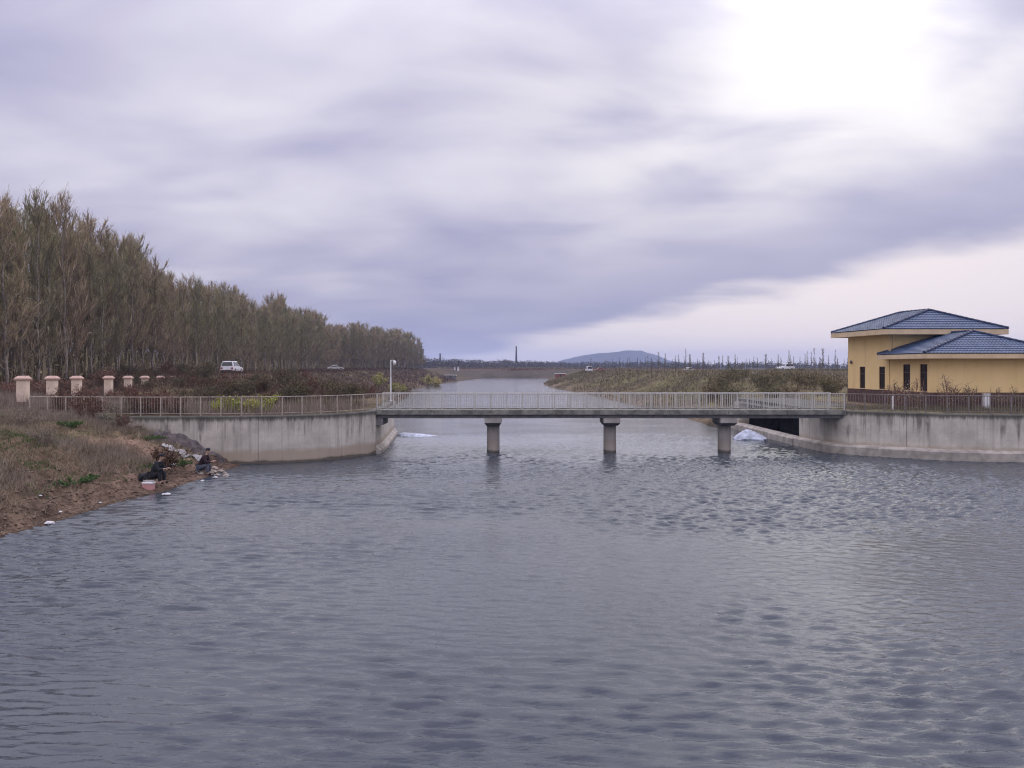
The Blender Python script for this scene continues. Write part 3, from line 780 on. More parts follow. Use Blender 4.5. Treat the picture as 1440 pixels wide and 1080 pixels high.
# low block in front
A2, B2, C2, D2 = (28.72, 54.5), (38.9, 54.5), (38.9, 61.3), (28.62, 61.3)
hip_roof(HS, A2, B2, C2, D2, (33.8, 57.4), (33.75, 60.3), 6.70, 8.33, fas=0.36)
va, vb, vc, vd = (29.52, 55.3), (38.1, 55.3), (38.1, 60.95), (29.46, 60.95)
wall_open(HS, vd, va, 3.94, 6.35, [(1.95, 3.0, 3.98, 5.95), (4.35, 5.35, 3.98, 5.95)], M['yellow'])
mb = MB(); mb.prism([(29.77, 55.303), vb, vc, (29.71, 60.94)], 3.94, 6.345); mb.build('wall', M['yellow'], HS)
mb = MB(); mb.box((29.46, 60.96, 3.94), (29.85, 61.3, 6.34)); mb.build('pilaster', M['cream'], HS)
for poly in ([(29.36, 60.94), (37.34, 60.94), (36.44, 66.84), (28.66, 66.84)], [(29.46, 55.24), (38.16, 55.24), (38.16, 60.93), (29.40, 60.93)]):
    mb = MB(); mb.prism(poly, GZ, 3.938); mb.build('plinth', M['plinth'], HS)
cw = MB(); p = px(1194, 508, 66.6); cw.tube([(28.85, 66.4, p.z-0.1), (p.x+0.1, 66.4, p.z-0.1)], 0.03, 6); cw.tube([(p.x+0.15, 66.5, p.z+0.05), (p.x-0.05, 66.1, p.z-0.12)], [0.09, 0.11], 8)
cw.build('wall_camera', M['steel_dark'], HS)

# small things before the plinth
bo = MB(); bo.lathe([(0.06, 0), (0.06, 0.9), (0.045, 0.94), (0.02, 0.96)], 12); p = (pX(1255.5, 52.2), 52.2)
tag(bo.build('marker_post', M['white'], None, loc=(p[0], p[1], gz(*p))), 'short white marker post by the plinth of the yellow building', 'post')
eb = MB(); eb.box((-0.2, -0.12, 0.0), (0.2, 0.12, 1.02)); eb.box((-0.23, -0.15, 1.02), (0.23, 0.15, 1.07)); p = (pX(1387, 53.5), 53.5)
tag(eb.build('meter_box', M['white'], None, loc=(p[0], p[1], gz(*p)), bevel=0.01), 'small white box standing before the maroon plinth', 'meter box')

# ------------------------------------------------------------------ cream pillars and low wall
pl_meshes = {}
mb = MB(); mb.box((-0.36, -0.36, 0.0), (0.36, 0.36, 0.30)); pl_meshes['base'] = mb.mesh('base', M['brick_red'])
mb = MB(); mb.box((-0.30, -0.30, 0.301), (0.30, 0.30, 1.72)); pl_meshes['shaft'] = mb.mesh('shaft', M['pillar'])
mb = MB(); mb.frustum(0, 0, 1.721, 1.80, 0.36, 0.36, 0.40, 0.40); mb.frustum(0, 0, 1.801, 1.87, 0.41, 0.41, 0.41, 0.41); mb.frustum(0, 0, 1.871, 2.03, 0.39, 0.39, 0.24, 0.24)
pl_meshes['cap'] = mb.mesh('cap', M['pillar_cap'])
pY = [52, 57, 62, 70, 76, 82, 88.5, 95, 103]
ords = ['nearest', 'second', 'third', 'fourth', 'fifth', 'sixth', 'seventh', 'eighth', 'farthest']
for i, Y in enumerate(pY):
    X = -32.5-0.2*(Y-52); zt = CAMZ-(528.5-HORY)/FPX*Y
    e_ = empty('gate_pillar', (X, Y, zt-2.03), R(11))
    tag(e_, f'cream pillar with pink cap, {ords[i]} in the row of nine beside the grove', 'pillar', 'row of cream pillars')
    for k in ('base', 'shaft', 'cap'): link(k, pl_meshes[k], e_)

# ------------------------------------------------------------------ vegetation meshes
def rnd_tri_leaves(rng, c, size, up=0.3):
    """two-triangle-free leaf: single quads around points c (n,3)"""
    n = len(c)
    d1 = rng.normal(size=(n, 3)); d1 /= np.linalg.norm(d1, axis=1)[:, None]
    d2 = rng.normal(size=(n, 3)); d2 -= d1*np.sum(d1*d2, 1)[:, None]; d2 /= np.linalg.norm(d2, axis=1)[:, None]
    s = (size*rng.uniform(0.6, 1.4, n))[:, None]
    v = np.stack([c-d1*s, c+d2*s*0.55, c+d1*s, c-d2*s*0.55], 1).reshape(-1, 3)
    q = np.arange(4*n).reshape(n, 4); return v, q
def twig_tris(rng, p0, p1, w):
    n = len(p0); d = p1-p0; s = rng.normal(size=(n, 3)); s -= d*(np.sum(s*d, 1)/np.maximum(np.sum(d*d, 1), 1e-9))[:, None]
    s /= np.linalg.norm(s, axis=1)[:, None]; s *= np.asarray(w).reshape(-1, 1)
    mid = (p0+p1)/2 + rng.normal(size=(n, 3))*0.04*np.linalg.norm(d, axis=1)[:, None]
    v = np.stack([p0-s, p0+s, mid+s*0.7, p1], 1); v[:, 3] = p1
    return v.reshape(-1, 3), np.arange(4*n).reshape(n, 4)
def combine(name, parts, mats):
    vs, qs, ms = [], [], []; b = 0
    for v, q, mi in parts:
        vs.append(v); qs.append(q+b); ms.append(np.full(len(q), mi)); b += len(v)
    return np_mesh(name, np.concatenate(vs), np.concatenate(qs), mats, np.concatenate(ms))

def poplar(seed, H, leafmat):
    rng = np.random.default_rng(seed)
    tr = MB(); lean = rng.normal(size=2)*0.25
    tp = lambda z: np.array([lean[0]*(z/H)**2+0.06*math.sin(z*1.3+seed), lean[1]*(z/H)**2+0.05*math.cos(z*1.1+seed), z])
    tr.tube([tp(z) for z in np.linspace(0, H*0.97, 10)], list(np.linspace(0.12, 0.01, 10)), 7)
    P0, P1, W = [], [], []; lc = []
    nb = 44
    for i in range(nb):
        z0 = H*(0.09+0.85*(i+rng.random())/nb); az = rng.uniform(0, 2*math.pi); rel = (z0/H-0.09)/0.85
        ln = (1.0-0.55*rel)*rng.uniform(1.8, 4.0)*H/15; tiltb = R(rng.uniform(18, 38))
        pts = [tp(z0)]; d = np.array([math.cos(az)*math.sin(tiltb), math.sin(az)*math.sin(tiltb), math.cos(tiltb)])
        for k in range(4):
            d = d + np.array([0, 0, 0.10]) + rng.normal(size=3)*0.07; d /= np.linalg.norm(d); pts.append(pts[-1]+d*ln/4)
        tr.tube(pts, [0.05*(1-0.6*rel), 0.038*(1-0.6*rel), 0.026, 0.017, 0.008], 4, cap=False)
        for k in range(20):
            t = rng.uniform(0.12, 1.0)*4; j = min(3, int(t)); p = pts[j]+(pts[j+1]-pts[j])*(t-j)
            dd = d*0.6+rng.normal(size=3)*0.28+np.array([0, 0, 0.9]); dd /= np.linalg.norm(dd)
            l2 = rng.uniform(0.45, 1.3); P0.append(p); P1.append(p+dd*l2); W.append(0.012)
            for q in range(3):
                tt = rng.uniform(0.3, 1.0); pp = p+dd*l2*tt; d3 = dd+rng.normal(size=3)*0.36+np.array([0, 0, 0.25]); d3 /= np.linalg.norm(d3); l3 = rng.uniform(0.2, 0.6)
                P0.append(pp); P1.append(pp+d3*l3); W.append(0.009)
                for _ in range(4): lc.append(pp+d3*l3*rng.uniform(0.2, 1.05))
    P0, P1 = np.array(P0), np.array(P1); lc = np.array(lc)
    lc = lc[rng.random(len(lc)) > 0.75*sstep(lc[:, 2]/H, 0.72, 0.98)]
    tv, tq = twig_tris(rng, P0, P1, W); lv, lq = rnd_tri_leaves(rng, lc, 0.036)
    mi = np.where(lc[:, 2]/H+rng.normal(size=len(lc))*0.12 > leafmat, 1, 2)
    me_p = [(tv, tq, 0)]
    for q_ in (1, 2): me_p.append((lv.reshape(-1, 4, 3)[mi == q_].reshape(-1, 3), np.arange(4*int((mi == q_).sum())).reshape(-1, 4), q_))
    crown = combine('crown', me_p, [M['twig'], M['bud'], M['bud_brown']])
    return tr.mesh('trunk', M['bark'], smooth=True), crown
def shrub(seed, r, h, nt_, nl_, leaf, mt, ml, stems=14):
    rng = np.random.default_rng(seed); P0, P1, W = [], [], []; tips = []
    lob = rng.uniform(0.6, 1.15, 7)
    for i in range(stems):
        az = rng.uniform(0, 2*math.pi); rr = r*lob[int(az/6.2832*7) % 7]*math.sqrt(rng.random()); hh = h*rng.uniform(0.5, 1.0)*(1-0.35*(rr/r)**2)
        b0 = np.array([math.cos(az)*rr*0.25, math.sin(az)*rr*0.25, -0.05]); t = np.array([math.cos(az)*rr, math.sin(az)*rr, hh])
        m_ = (b0+t)/2+np.array([0, 0, 0.12*h])
        P0 += [b0, m_]; P1 += [m_, t]; W += [0.022, 0.014]; tips.append((b0, m_, t))
    for i in range(nt_):
        b0, m_, t = tips[rng.integers(len(tips))]; s = rng.random(); p = m_+(t-m_)*s if rng.random() < 0.7 else b0+(m_-b0)*(0.3+0.7*s)
        d = rng.normal(size=3)*0.5+np.array([0, 0, 0.6]); d /= np.linalg.norm(d); P0.append(p); P1.append(p+d*rng.uniform(0.15, 0.5)*h*0.5); W.append(0.008)
    P0, P1 = np.array(P0), np.array(P1)
    k = rng.integers(stems*2, len(P0), nl_); t = rng.uniform(0.15, 1.1, nl_)[:, None]
    lc = P0[k]+(P1[k]-P0[k])*t+rng.normal(size=(nl_, 3))*0.05*h; lc[:, 2] = np.abs(lc[:, 2])
    tv, tq = twig_tris(rng, P0, P1, W); lv, lq = rnd_tri_leaves(rng, lc, leaf)
    return combine('foliage', [(tv, tq, 0), (lv, lq, 1)], [mt, ml])
def sapling(seed, H):
    rng = np.random.default_rng(seed); tr = MB()
    tr.tube([(0, 0, 0), (0.03, 0.02, H*0.5), (0.05, -0.03, H)], [0.036, 0.025, 0.01], 5)
    P0, P1, W = [], [], []
    for i in range(26):
        z = H*rng.uniform(0.25, 0.95); az = rng.uniform(0, 6.28); l = rng.uniform(0.4, 1.2)*(1.2-z/H); a = R(rng.uniform(12, 32))
        p = np.array([0, 0, z]); q = p+np.array([math.cos(az)*math.sin(a), math.sin(az)*math.sin(a), math.cos(a)])*l
        P0.append(p); P1.append(q); W.append(0.018)
        for _ in range(3):
            s = p+(q-p)*rng.uniform(0.3, 1); P0.append(s); P1.append(s+rng.normal(size=3)*0.12+np.array([0, 0, 0.25])); W.append(0.011)
    tv, tq = twig_tris(rng, np.array(P0), np.array(P1), W)
    return tr.mesh('trunk', M['sap_bark']), combine('crown', [(tv, tq, 0)], [M['sap_twig']])

# grove of poplars on the left
rng = random.Random(7)
pops = [poplar(100+i, 15.0, 0.42 if i % 2 else 0.72) for i in range(6)]
def top_line(x):                       # skyline of the grove in the photograph
    return float(np.interp(x, [-200, 0, 60, 100, 130, 180, 210, 240, 300, 340, 380, 420, 470, 520, 570, 598], [262, 281, 279, 292, 318, 354, 374, 386, 402, 412, 430, 440, 455, 463, 471, 482]))
grove = []
def grove_x(Y): return float(np.interp(Y, [58, 68, 115, 152, 262, 346, 420], [-45, -44.5, -52.5, -53, -58.5, -48, -44]))
Y = 52.0
while Y < 400:
    dY = 2.5+Y*0.014
    for r in range(4):
        X = grove_x(Y)-r*(2.6+Y*0.004)+rng.uniform(-0.7, 0.7); yy = Y+rng.uniform(-0.9, 0.9)+r*0.6
        xp = 720+FPX*X/yy
        if xp < -330: continue
        ztop = CAMZ+(HORY-top_line(xp))/FPX*yy; g = gz(X, yy)
        hgt_ = min(max(ztop-g, 8.0), 19.0)*(0.86+0.28*float(vnoise(np.array([xp/26.0]), np.array([3.7]), 8)[0]))*rng.uniform(0.88, 1.05)*(1.0 if r else rng.uniform(0.82, 1.0))
        grove.append((X, yy, g, hgt_, xp, r))
    Y += dY
print('poplars', len(grove))
for X, yy, g, h_, xp, row in grove:
    t_, c_ = pops[(2*rng.randrange(3)+(1 if float(vnoise(np.array([yy/16+3]), np.array([row*0.3]), 5)[0])+rng.uniform(-0.25, 0.25) > 0.45 else 0)) % 6]
    s = h_/15.0
    zone = next(z for lim_, z in ((40, 'at the picture edge above the nearest pillar'), (95, 'above the second pillar'), (150, 'above the third pillar'), (200, 'above the fifth pillar'), (250, 'above the last pillars'), (300, 'just left of the white car'), (350, 'right behind the white car'), (410, 'just right of the white car'), (450, 'just left of the half hidden pale car'), (500, 'behind the half hidden pale car'), (540, 'just left of the camera pole'), (999, 'at the far tip behind the camera pole')) if xp < lim_)
    rw = ('front row', 'second row', 'third row', 'back row')[row]
    e_ = empty('poplar_tree', (X, yy, g-0.1), rng.uniform(0, 6.28)); wd_ = s*(rng.uniform(1.1, 1.55)+0.9*min(1, max(0, (yy-200)/150))); e_.scale = (wd_, wd_, s)
    tag(e_, f'budding poplar, grove {rw}, {zone}', 'tree', f'poplars {zone}, {rw}')
    link('trunk', t_, e_); link('crown', c_, e_)

# saplings across the right-hand plain
sap = [sapling(300+i, 3.9) for i in range(6)]
rng = random.Random(12); ns = 0
for row, (Y0, n) in enumerate(((150, 26), (185, 34), (230, 36))):
    for k in range(n):
        xp = 800+(1195-800)*(k+rng.uniform(0.1, 0.9))/n; yy = Y0*rng.uniform(0.95, 1.06); X = pX(xp, yy)
        if X < 21 and yy < 262: continue
        e_ = empty('sapling', (X, yy, gz(X, yy)-0.05), rng.uniform(0, 6.28)); s = rng.uniform(0.75, 1.25); e_.scale = (s, s, s)
        t_, c_ = sap[rng.randrange(6)]; link('trunk', t_, e_); link('crown', c_, e_); ns += 1
        rw = ('nearest', 'middle', 'farthest')[row]
        zone = next(z for lim_, z in ((850, 'around the small white van'), (890, 'before the peak of the hill'), (940, 'before the right end of the hill'), (990, 'around the beige car'), (1040, 'right of the beige car'), (1085, 'left of the white car'), (1130, 'around the white car'), (9999, 'between the white car and the yellow building')) if xp < lim_)
        tag(e_, f'thin bare sapling in the {rw} row, {zone}', 'young tree', f'saplings in the {rw} row, {zone}')
for xp, yy, s, lab in ((926, 240, 1.55, 'bushier bare tree standing above the saplings right of the blue hill'), (1157, 130, 1.15, 'spindly bare tree rising beside the yellow building')):
    X = pX(xp, yy); e_ = empty('bare_tree', (X, yy, gz(X, yy)-0.05)); e_.scale = (s*1.5, s*1.5, s); t_, c_ = sap[2]; link('trunk', t_, e_); link('crown', c_, e_); tag(e_, lab, 'tree')

# shrubs
red = [shrub(400+i, 1.3, 1.7, 420, 900, 0.05, M['red_twig'], M['red_leaf'], 22) for i in range(4)]
oli = [shrub(420+i, 1.5, 1.8, 420, 1500, 0.055, M['twig'], M['olive_leaf'], 20) for i in range(3)]
yel = [shrub(440+i, 1.0, 1.3, 220, 1100, 0.06, M['twig'], M['yellow_leaf'], 16) for i in range(2)]
lim = [shrub(450+i, 0.8, 0.9, 160, 800, 0.045, M['twig'], M['lime_leaf'], 16) for i in range(2)]
bar = [shrub(460+i, 0.7, 1.6, 260, 380, 0.03, M['rust_twig'], M['bud_brown'], 15) for i in range(3)]
dkb = [shrub(475, 0.9, 1.0, 600, 700, 0.05, M['red_twig'], M['red_leaf'], 30)]
dryb = [shrub(470+i, 0.9, 1.0, 500, 200, 0.03, M['dry_grey'], M['dry'], 26) for i in range(2)]
grn = [shrub(480+i, 0.95, 0.30, 500, 2600, 0.035, M['grass'], M['green_leaf'], 40) for i in range(2)]
def put_shrub(name, mesh, X, Y, s, label, cat='shrub', group=None, z=None, sz=None):
    o = link(name, mesh, None, (X, Y, (gz(X, Y) if z is None else z)-0.03), random.Random(X*7+Y).uniform(0, 6.28), (s, s, s*(sz or 1)))
    return tag(o, label, cat, group)
brn = [shrub(405+i, 1.3, 1.7, 420, 1000, 0.05, M['brown_twig'], M['brown_leaf'], 22) for i in range(3)]
def hedge_label(xp, Y, kind):
    zone = next(z for lim_, z in ((200, 'around the fifth pillar'), (270, 'around the last pillars'), (310, 'left of the white car'), (350, 'below the white car'), (400, 'right of the white car'), (450, 'left of the half hidden pale car'), (500, 'below the half hidden pale car'), (999, 'left of the camera pole')) if xp < lim_)
    dep = 'near the railing' if Y < 68 else ('midway up the rise' if Y < 86 else 'at the top of the rise')
    return (f'{kind} shrub {dep}, {zone}', 'shrub', f'{kind} hedge {dep}, {zone}')
rng = random.Random(5)
for k in range(120):
    xp = 150+(555-150)*rng.random(); Y = rng.uniform(56, 104); X = pX(xp, Y)
    if X > -12.5 or (295 < xp < 355 and Y > 78): continue
    put_shrub('hedge_shrub', red[k % 4] if k % 5 in (0, 2) else brn[k % 3], X, Y, rng.uniform(0.75, 1.25)*(0.6 if xp < 285 and Y < 100 else 1.0), *hedge_label(xp, Y, 'red brown' if k % 5 in (0, 2) else 'olive brown'))
for k in range(16):
    xp = -20+(330)*k/16+rng.uniform(-8, 8); Y = rng.uniform(104, 112); X = pX(xp, Y)
    put_shrub('dry_bush', dryb[k % 2], X, Y, rng.uniform(1.2, 1.9), 'dry brown bush, one of many alike at the foot of the grove', 'bush', 'dry bushes at the foot of the grove')
rus = [shrub(490+i, 1.3, 1.5, 500, 900, 0.05, M['rust_twig'], M['rust_leaf'], 26) for i in range(2)]
for k in range(44):
    xp = -15+180*rng.random(); Y = rng.uniform(58, 104); X = pX(xp, Y)
    if abs(X-(-32.5-0.2*(Y-52))) < 1.3: continue
    zone = next(z for lim_, z in ((50, 'behind the nearest pillar'), (90, 'behind the second pillar'), (999, 'behind the third pillar')) if xp < lim_); dep = 'low' if Y < 75 else ('halfway' if Y < 90 else 'high')
    put_shrub('rust_shrub', rus[k % 2], X, Y, rng.uniform(0.7, 1.15), f'rust coloured dry shrub {dep} on the rise {zone}', 'shrub', f'rust coloured shrubs {dep} on the rise {zone}')
for k, (xp, Y, s) in enumerate(((312, 48.6, 1.2), (335, 48.8, 1.3), (352, 49.0, 1.1), (374, 49.2, 1.35))):
    put_shrub('lime_shrub', lim[k % 2], pX(xp, Y), Y, s, f'lime yellow shrub behind the left railing, {("leftmost", "second from left", "third from left", "rightmost")[k]} of four', 'shrub', 'lime yellow shrubs', z=ZT)
for k, (xp, Y, s) in enumerate(((430, 52.5, 0.9), (462, 53.0, 0.8), (498, 54.0, 0.8))):
    put_shrub('green_shrub', oli[k % 3], pX(xp, Y), Y, s*0.55, f'low olive shrub behind the left railing near the bridge, {("leftmost", "middle", "rightmost")[k]} of three', 'shrub', 'olive shrubs by the left railing', z=ZT)
for k, (xp, Y, s, lab) in enumerate(((533, 150, 2.2, 'yellow flowering bush just left of the white camera pole'), (552, 152, 1.6, 'yellow flowering bush just behind the white camera pole'), (566, 155, 1.5, 'small yellow flowering bush just right of the white camera pole'), (600, 240, 2.6, 'yellow flowering bush at the far end of the grove, left one'), (614, 245, 3.0, 'yellow flowering bush at the far end of the grove, right one'))):
    X = pX(xp, Y); put_shrub('yellow_bush', yel[k % 2], X, Y, s, lab, 'bush', 'yellow flowering bushes')
def olive_label(xp, Y):
    zone = next(z for lim_, z in ((1040, 'above the rightmost pier'), (1090, 'above the dark intake'), (1140, 'below the white car'), (9999, 'next to the yellow building')) if xp < lim_)
    dep = 'low on the bank' if Y < 94 else 'high on the bank'
    return (f'olive green bush {dep} behind the bridge, {zone}', 'bush', f'olive bushes {dep}, {zone}')
rng = random.Random(9)
for k in range(26):
    xp = 985+205*rng.random(); Y = rng.uniform(78, 112); X = pX(xp, Y)
    if X < 23: continue
    put_shrub('olive_bush', oli[k % 3], X, Y, rng.uniform(0.8, 1.35), *olive_label(xp, Y))
for k, (xp, s, lab) in enumerate(((1333, 1.4, 'largest budding shrub before the yellow front wall'), (1366, 1.05, 'thin budding shrub before the yellow front wall, second of the row'), (1405, 0.9, 'small budding shrub before the yellow front wall, third of the row'), (1428, 0.95, 'small budding shrub before the yellow front wall at the picture edge'), (1262, 1.2, 'thin budding shrub beside the pilaster of the yellow building'), (1287, 1.25, 'thin budding shrub between the two dark windows of the low block'))):
    Y = 53.4; put_shrub('budding_shrub', bar[k % 3], pX(xp, Y), Y, s, lab, 'shrub', 'budding shrubs before the yellow building', sz=1.15)
# plants on the left bank
for k, (xp, Y, s, m_, nm, lab) in enumerate(((103, 33.5, 1.35, grn[0], 'green_weed', 'bright green weed patch low on the left bank'), (205, 38.6, 0.9, grn[1], 'green_weed', 'green weeds just behind the nearer angler'), (253, 40.8, 0.85, grn[0], 'green_weed', 'green weeds between the two anglers'), (100, 41.5, 1.0, grn[1], 'green_weed', 'green weed patch high on the left bank below the railing'), (208, 43.6, 1.0, grn[0], 'green_weed', 'green weeds against the foot of the left retaining wall'),
        (233, 39.3, 1.25, dkb[0], 'dry_bush', 'dark dry bush right behind the nearer angler'), (150, 43.5, 1.1, dryb[1], 'dry_bush', 'tall tawny dry bush against the left wall'), (60, 36.0, 1.0, dryb[0], 'dry_bush', 'grey dry bush in the middle of the left bank'), (120, 44.0, 1.0, red[1], 'red_shrub', 'red brown shrub growing against the left railing'), (175, 44.2, 0.7, red[2], 'red_shrub', 'small red brown shrub where the left wall emerges'), (30, 40.5, 1.0, dryb[1], 'dry_bush', 'dry bush at the left picture edge below the nearest pillar'))):
    put_shrub(nm, m_, pX(xp, Y), Y, s, lab, 'weed' if 'weed' in nm else 'shrub')

rng = random.Random(41)
for k in range(14):
    xp = 55+17*k+rng.uniform(-6, 6); Y = 47.6+rng.uniform(0, 1.2)
    place = ('behind the nearest pillar side of the railing', 'below the second pillar', 'below the third pillar', 'below the fourth pillar', 'below the fifth pillar', 'below the last pillars', 'left of the lime shrubs')[min(6, k//2)]
    put_shrub('dry_bush', (dryb+red)[k % 6], pX(xp, Y), Y, rng.uniform(0.7, 1.1), f'{"grey dry" if k % 6 < 2 else "red brown"} weed bush close behind the railing, {place}', 'bush', f'weed bushes close behind the railing, {place}', z=ZT)
# clods of earth along the shore (uncountable)
def clods():
    rng = np.random.default_rng(77); n = 2600
    Y = rng.uniform(22, 45, n); u = rng.gamma(1.6, 0.9, n); X = np.interp(Y, SY, SX)-u-0.05; z = terrain_h(X, Y)
    base = np.array([(1, 0, 0), (-1, 0, 0), (0, 1, 0), (0, -1, 0), (0, 0, 0.8), (0, 0, -0.5)], float)
    f = np.array([(0, 2, 4), (2, 1, 4), (1, 3, 4), (3, 0, 4), (2, 0, 5), (1, 2, 5), (3, 1, 5), (0, 3, 5)])
    sc = rng.uniform(0.015, 0.07, n); v = base[None]*(sc[:, None, None]*rng.uniform(0.6, 1.4, (n, 6, 1))); a = rng.uniform(0, 6.28, n)
    c_, s_ = np.cos(a), np.sin(a); vx = v[:, :, 0]*c_[:, None]*1.5-v[:, :, 1]*s_[:, None]; vy = v[:, :, 0]*s_[:, None]*1.5+v[:, :, 1]*c_[:, None]
    V_ = np.stack([vx+X[:, None], vy+Y[:, None], v[:, :, 2]+z[:, None]], 2).reshape(-1, 3)
    F_ = (f[None]+6*np.arange(n)[:, None, None]).reshape(-1, 3)
    tag(link('earth_clods', np_mesh('earth_clods', V_, F_, M['clod'])), 'loose clods of brown earth along the muddy shore', None, None, 'stuff')
clods()
# grass (uncountable)
def blades(name, X, Y, hmin, hmax, w, mat, label, seed, lean=0.5):
    rng = np.random.default_rng(seed); n = len(X); z = terrain_h(X, Y)
    ok = z > 0.12; X, Y, z = X[ok], Y[ok], z[ok]; n = len(X)
    a = rng.uniform(0, 6.28, n); h = rng.uniform(hmin, hmax, n)*np.where(np.ndim(w), 1, 1); ln = rng.normal(size=(n, 2))*lean*h[:, None]
    ww = np.broadcast_to(w, (len(ok),))[ok]
    p = np.stack([X, Y, z-0.03], 1); s = np.stack([np.cos(a)*ww, np.sin(a)*ww, np.zeros(n)], 1)
    t = p+np.stack([ln[:, 0], ln[:, 1], h], 1)
    v = np.stack([p-s, p+s, t], 1).reshape(-1, 3)
    o = link(name, np_mesh(name, v, np.arange(3*n).reshape(n, 3), mat)); return tag(o, label, None, None, 'stuff')
rg = np.random.default_rng(3)
def scatter(n, x0, x1, y0, y1, keep):
    X = rg.uniform(x0, x1, n); Y = rg.uniform(y0, y1, n); k = keep(X, Y) > rg.random(n); return X[k], Y[k]
def bank_keep(sd, lo, hi, umin):
    def f(X, Y):
        u = np.interp(Y, SY, SX)-X
        return sstep(fbm(X*0.45, Y*0.45, 3, sd), lo, hi)*sstep(u, umin, umin+2.0)*(Y < 46)*(1-0.9*np.exp(-((X+19.5)/3.0)**2-((Y-41.3)/1.5)**2))*(1-0.97*np.exp(-((X+18.4)/2.6)**2-((Y-44.9)/0.8)**2))
    return f
X, Y = scatter(170000, -34, -16.5, 22, 46, bank_keep(51, 0.37, 0.60, 0.35)); blades('dry_grass', X, Y, 0.08, 0.36, 0.013, M['dry'], 'tawny dry grass covering the left bank', 1)
X, Y = scatter(110000, -34, -16.5, 22, 46, bank_keep(52, 0.46, 0.64, 1.6)); blades('dry_stalks', X, Y, 0.12, 0.6, 0.011, M['dry_grey'], 'grey dry stalks standing on the left bank', 2, 0.35)
X, Y = scatter(90000, -34, -17.0, 22, 46, bank_keep(53, 0.43, 0.60, 0.8)); blades('green_grass', X, Y, 0.06, 0.24, 0.013, M['grass'], 'patches of fresh green grass on the left bank', 3)
X, Y = scatter(30000, -40, -9.5, 47.5, 58, lambda X, Y: (X < -10.5)*sstep(fbm(X*0.5, Y*0.5, 3, 61), 0.3, 0.6)); blades('dry_weeds', X, Y, 0.2, 0.9, 0.012, M['dry_grey'], 'dry weeds on the ground behind the left railing', 4, 0.3)
X, Y = scatter(40000, -60, -12, 56, 112, lambda X, Y: sstep(fbm(X*0.2, Y*0.2, 3, 62), 0.3, 0.6)); blades('red_weeds', X, Y, 0.2, 0.9, 0.025, M['red_twig'], 'red brown weeds on the rise below the grove', 5, 0.3)
X, Y = scatter(22000, 22.5, 44, 47.5, 55, lambda X, Y: 0.8*(Y > np.interp(X, [22, 24, 26, 28, 31, 44], [54, 52.2, 50.6, 49.2, 48.7, 48.4]))); blades('verge_grass', X, Y, 0.1, 0.45, 0.012, M['olive_grass'], 'olive grass between the grey railing and the yellow building', 6)
X, Y = scatter(110000, 8, 140, 76, 300, lambda X, Y: sstep(fbm(X*0.08, Y*0.08, 4, 63), 0.3, 0.6)*(X/Y < 0.46)); blades('plain_grass', X, Y, 0.15, 0.7, 0.0004*np.clip(Y, 80, 300), M['olive_grass'], 'rough olive and brown grass on the right-hand plain', 7)
X, Y = scatter(60000, 8, 140, 76, 300, lambda X, Y: sstep(fbm(X*0.08, Y*0.08, 4, 64), 0.4, 0.6)*(X/Y < 0.46)); blades('plain_weeds', X, Y, 0.15, 0.9, 0.0004*np.clip(Y, 80, 300), M['dry'], 'tawny weeds on the right-hand plain', 8)
X, Y = scatter(50000, -70, -8, 66, 330, lambda X, Y: 0.8*(X > -0.24*Y-6)); blades('bank_weeds', X, Y, 0.15, 0.8, 0.0004*np.clip(Y, 80, 330), M['dark_weed'], 'brown weeds along the far left bank', 9)

def undergrowth():
    rng = np.random.default_rng(91); P0, P1, W, lc = [], [], [], []
    for i in range(9000):
        Y = 58+(1-math.sqrt(1-rng.random()))*330; X = grove_x(Y)-rng.uniform(0.5, 16); g_ = 0
        P0.append((X, Y, 0)); P1.append((X+rng.normal()*0.5, Y+rng.normal()*0.5, rng.uniform(1.2, 4.2))); W.append(0.02+Y*0.0002)
    P0 = np.array(P0); P1 = np.array(P1); g_ = terrain_h(P0[:, 0], P0[:, 1]); P0[:, 2] += g_-0.05; P1[:, 2] += g_
    k = np.repeat(np.arange(len(P0)), 9); lc = P0[k]+(P1[k]-P0[k])*rng.uniform(0.05, 1.05, len(k))[:, None]+rng.normal(size=(len(k), 3))*0.35
    tv, tq = twig_tris(rng, P0, P1, W); lv, lq = rnd_tri_leaves(rng, lc, 0.13)
    tag(link('undergrowth', combine('undergrowth', [(tv, tq, 0), (lv, lq, 1)], [M['twig'], M['bud_brown']])), 'brown tangled undergrowth between the poplar trunks', None, None, 'stuff')
undergrowth()
# far woods, hill
def far_wood(name, pts, label, hmin, hmax, n, seed, z0=4.2, w=0.25, leaf=0.8, dep=25, mat='farwood'):
    rng = np.random.default_rng(seed); P0, P1, W = [], [], []; lc = []
    for i in range(n):
        t = rng.random()*(len(pts)-1); j = int(t); f = t-j
        X = pts[j][0]+(pts[j+1][0]-pts[j][0])*f; Y = pts[j][1]+(pts[j+1][1]-pts[j][1])*f+rng.uniform(-dep, dep)
        dens = 0.6+0.8*float(fbm(np.array([X/60]), np.array([Y/60]), 3, seed)[0]); h = rng.uniform(hmin, hmax)*dens
        p = np.array([X, Y, z0]); a = p+np.array([rng.normal()*0.5, 0, h]); P0.append(p); P1.append(a); W.append(w)
        for _ in range(7): lc.append(p+np.array([rng.normal()*1.6, rng.normal()*1.6, h*rng.uniform(0.15, 0.95)]))
    tv, tq = twig_tris(rng, np.array(P0), np.array(P1), W); lv, lq = rnd_tri_leaves(rng, np.array(lc), leaf)
    return tag(link(name, combine(name, [(tv, tq, 0), (lv, lq, 0)], [M[mat]])), label, None, None, 'stuff')
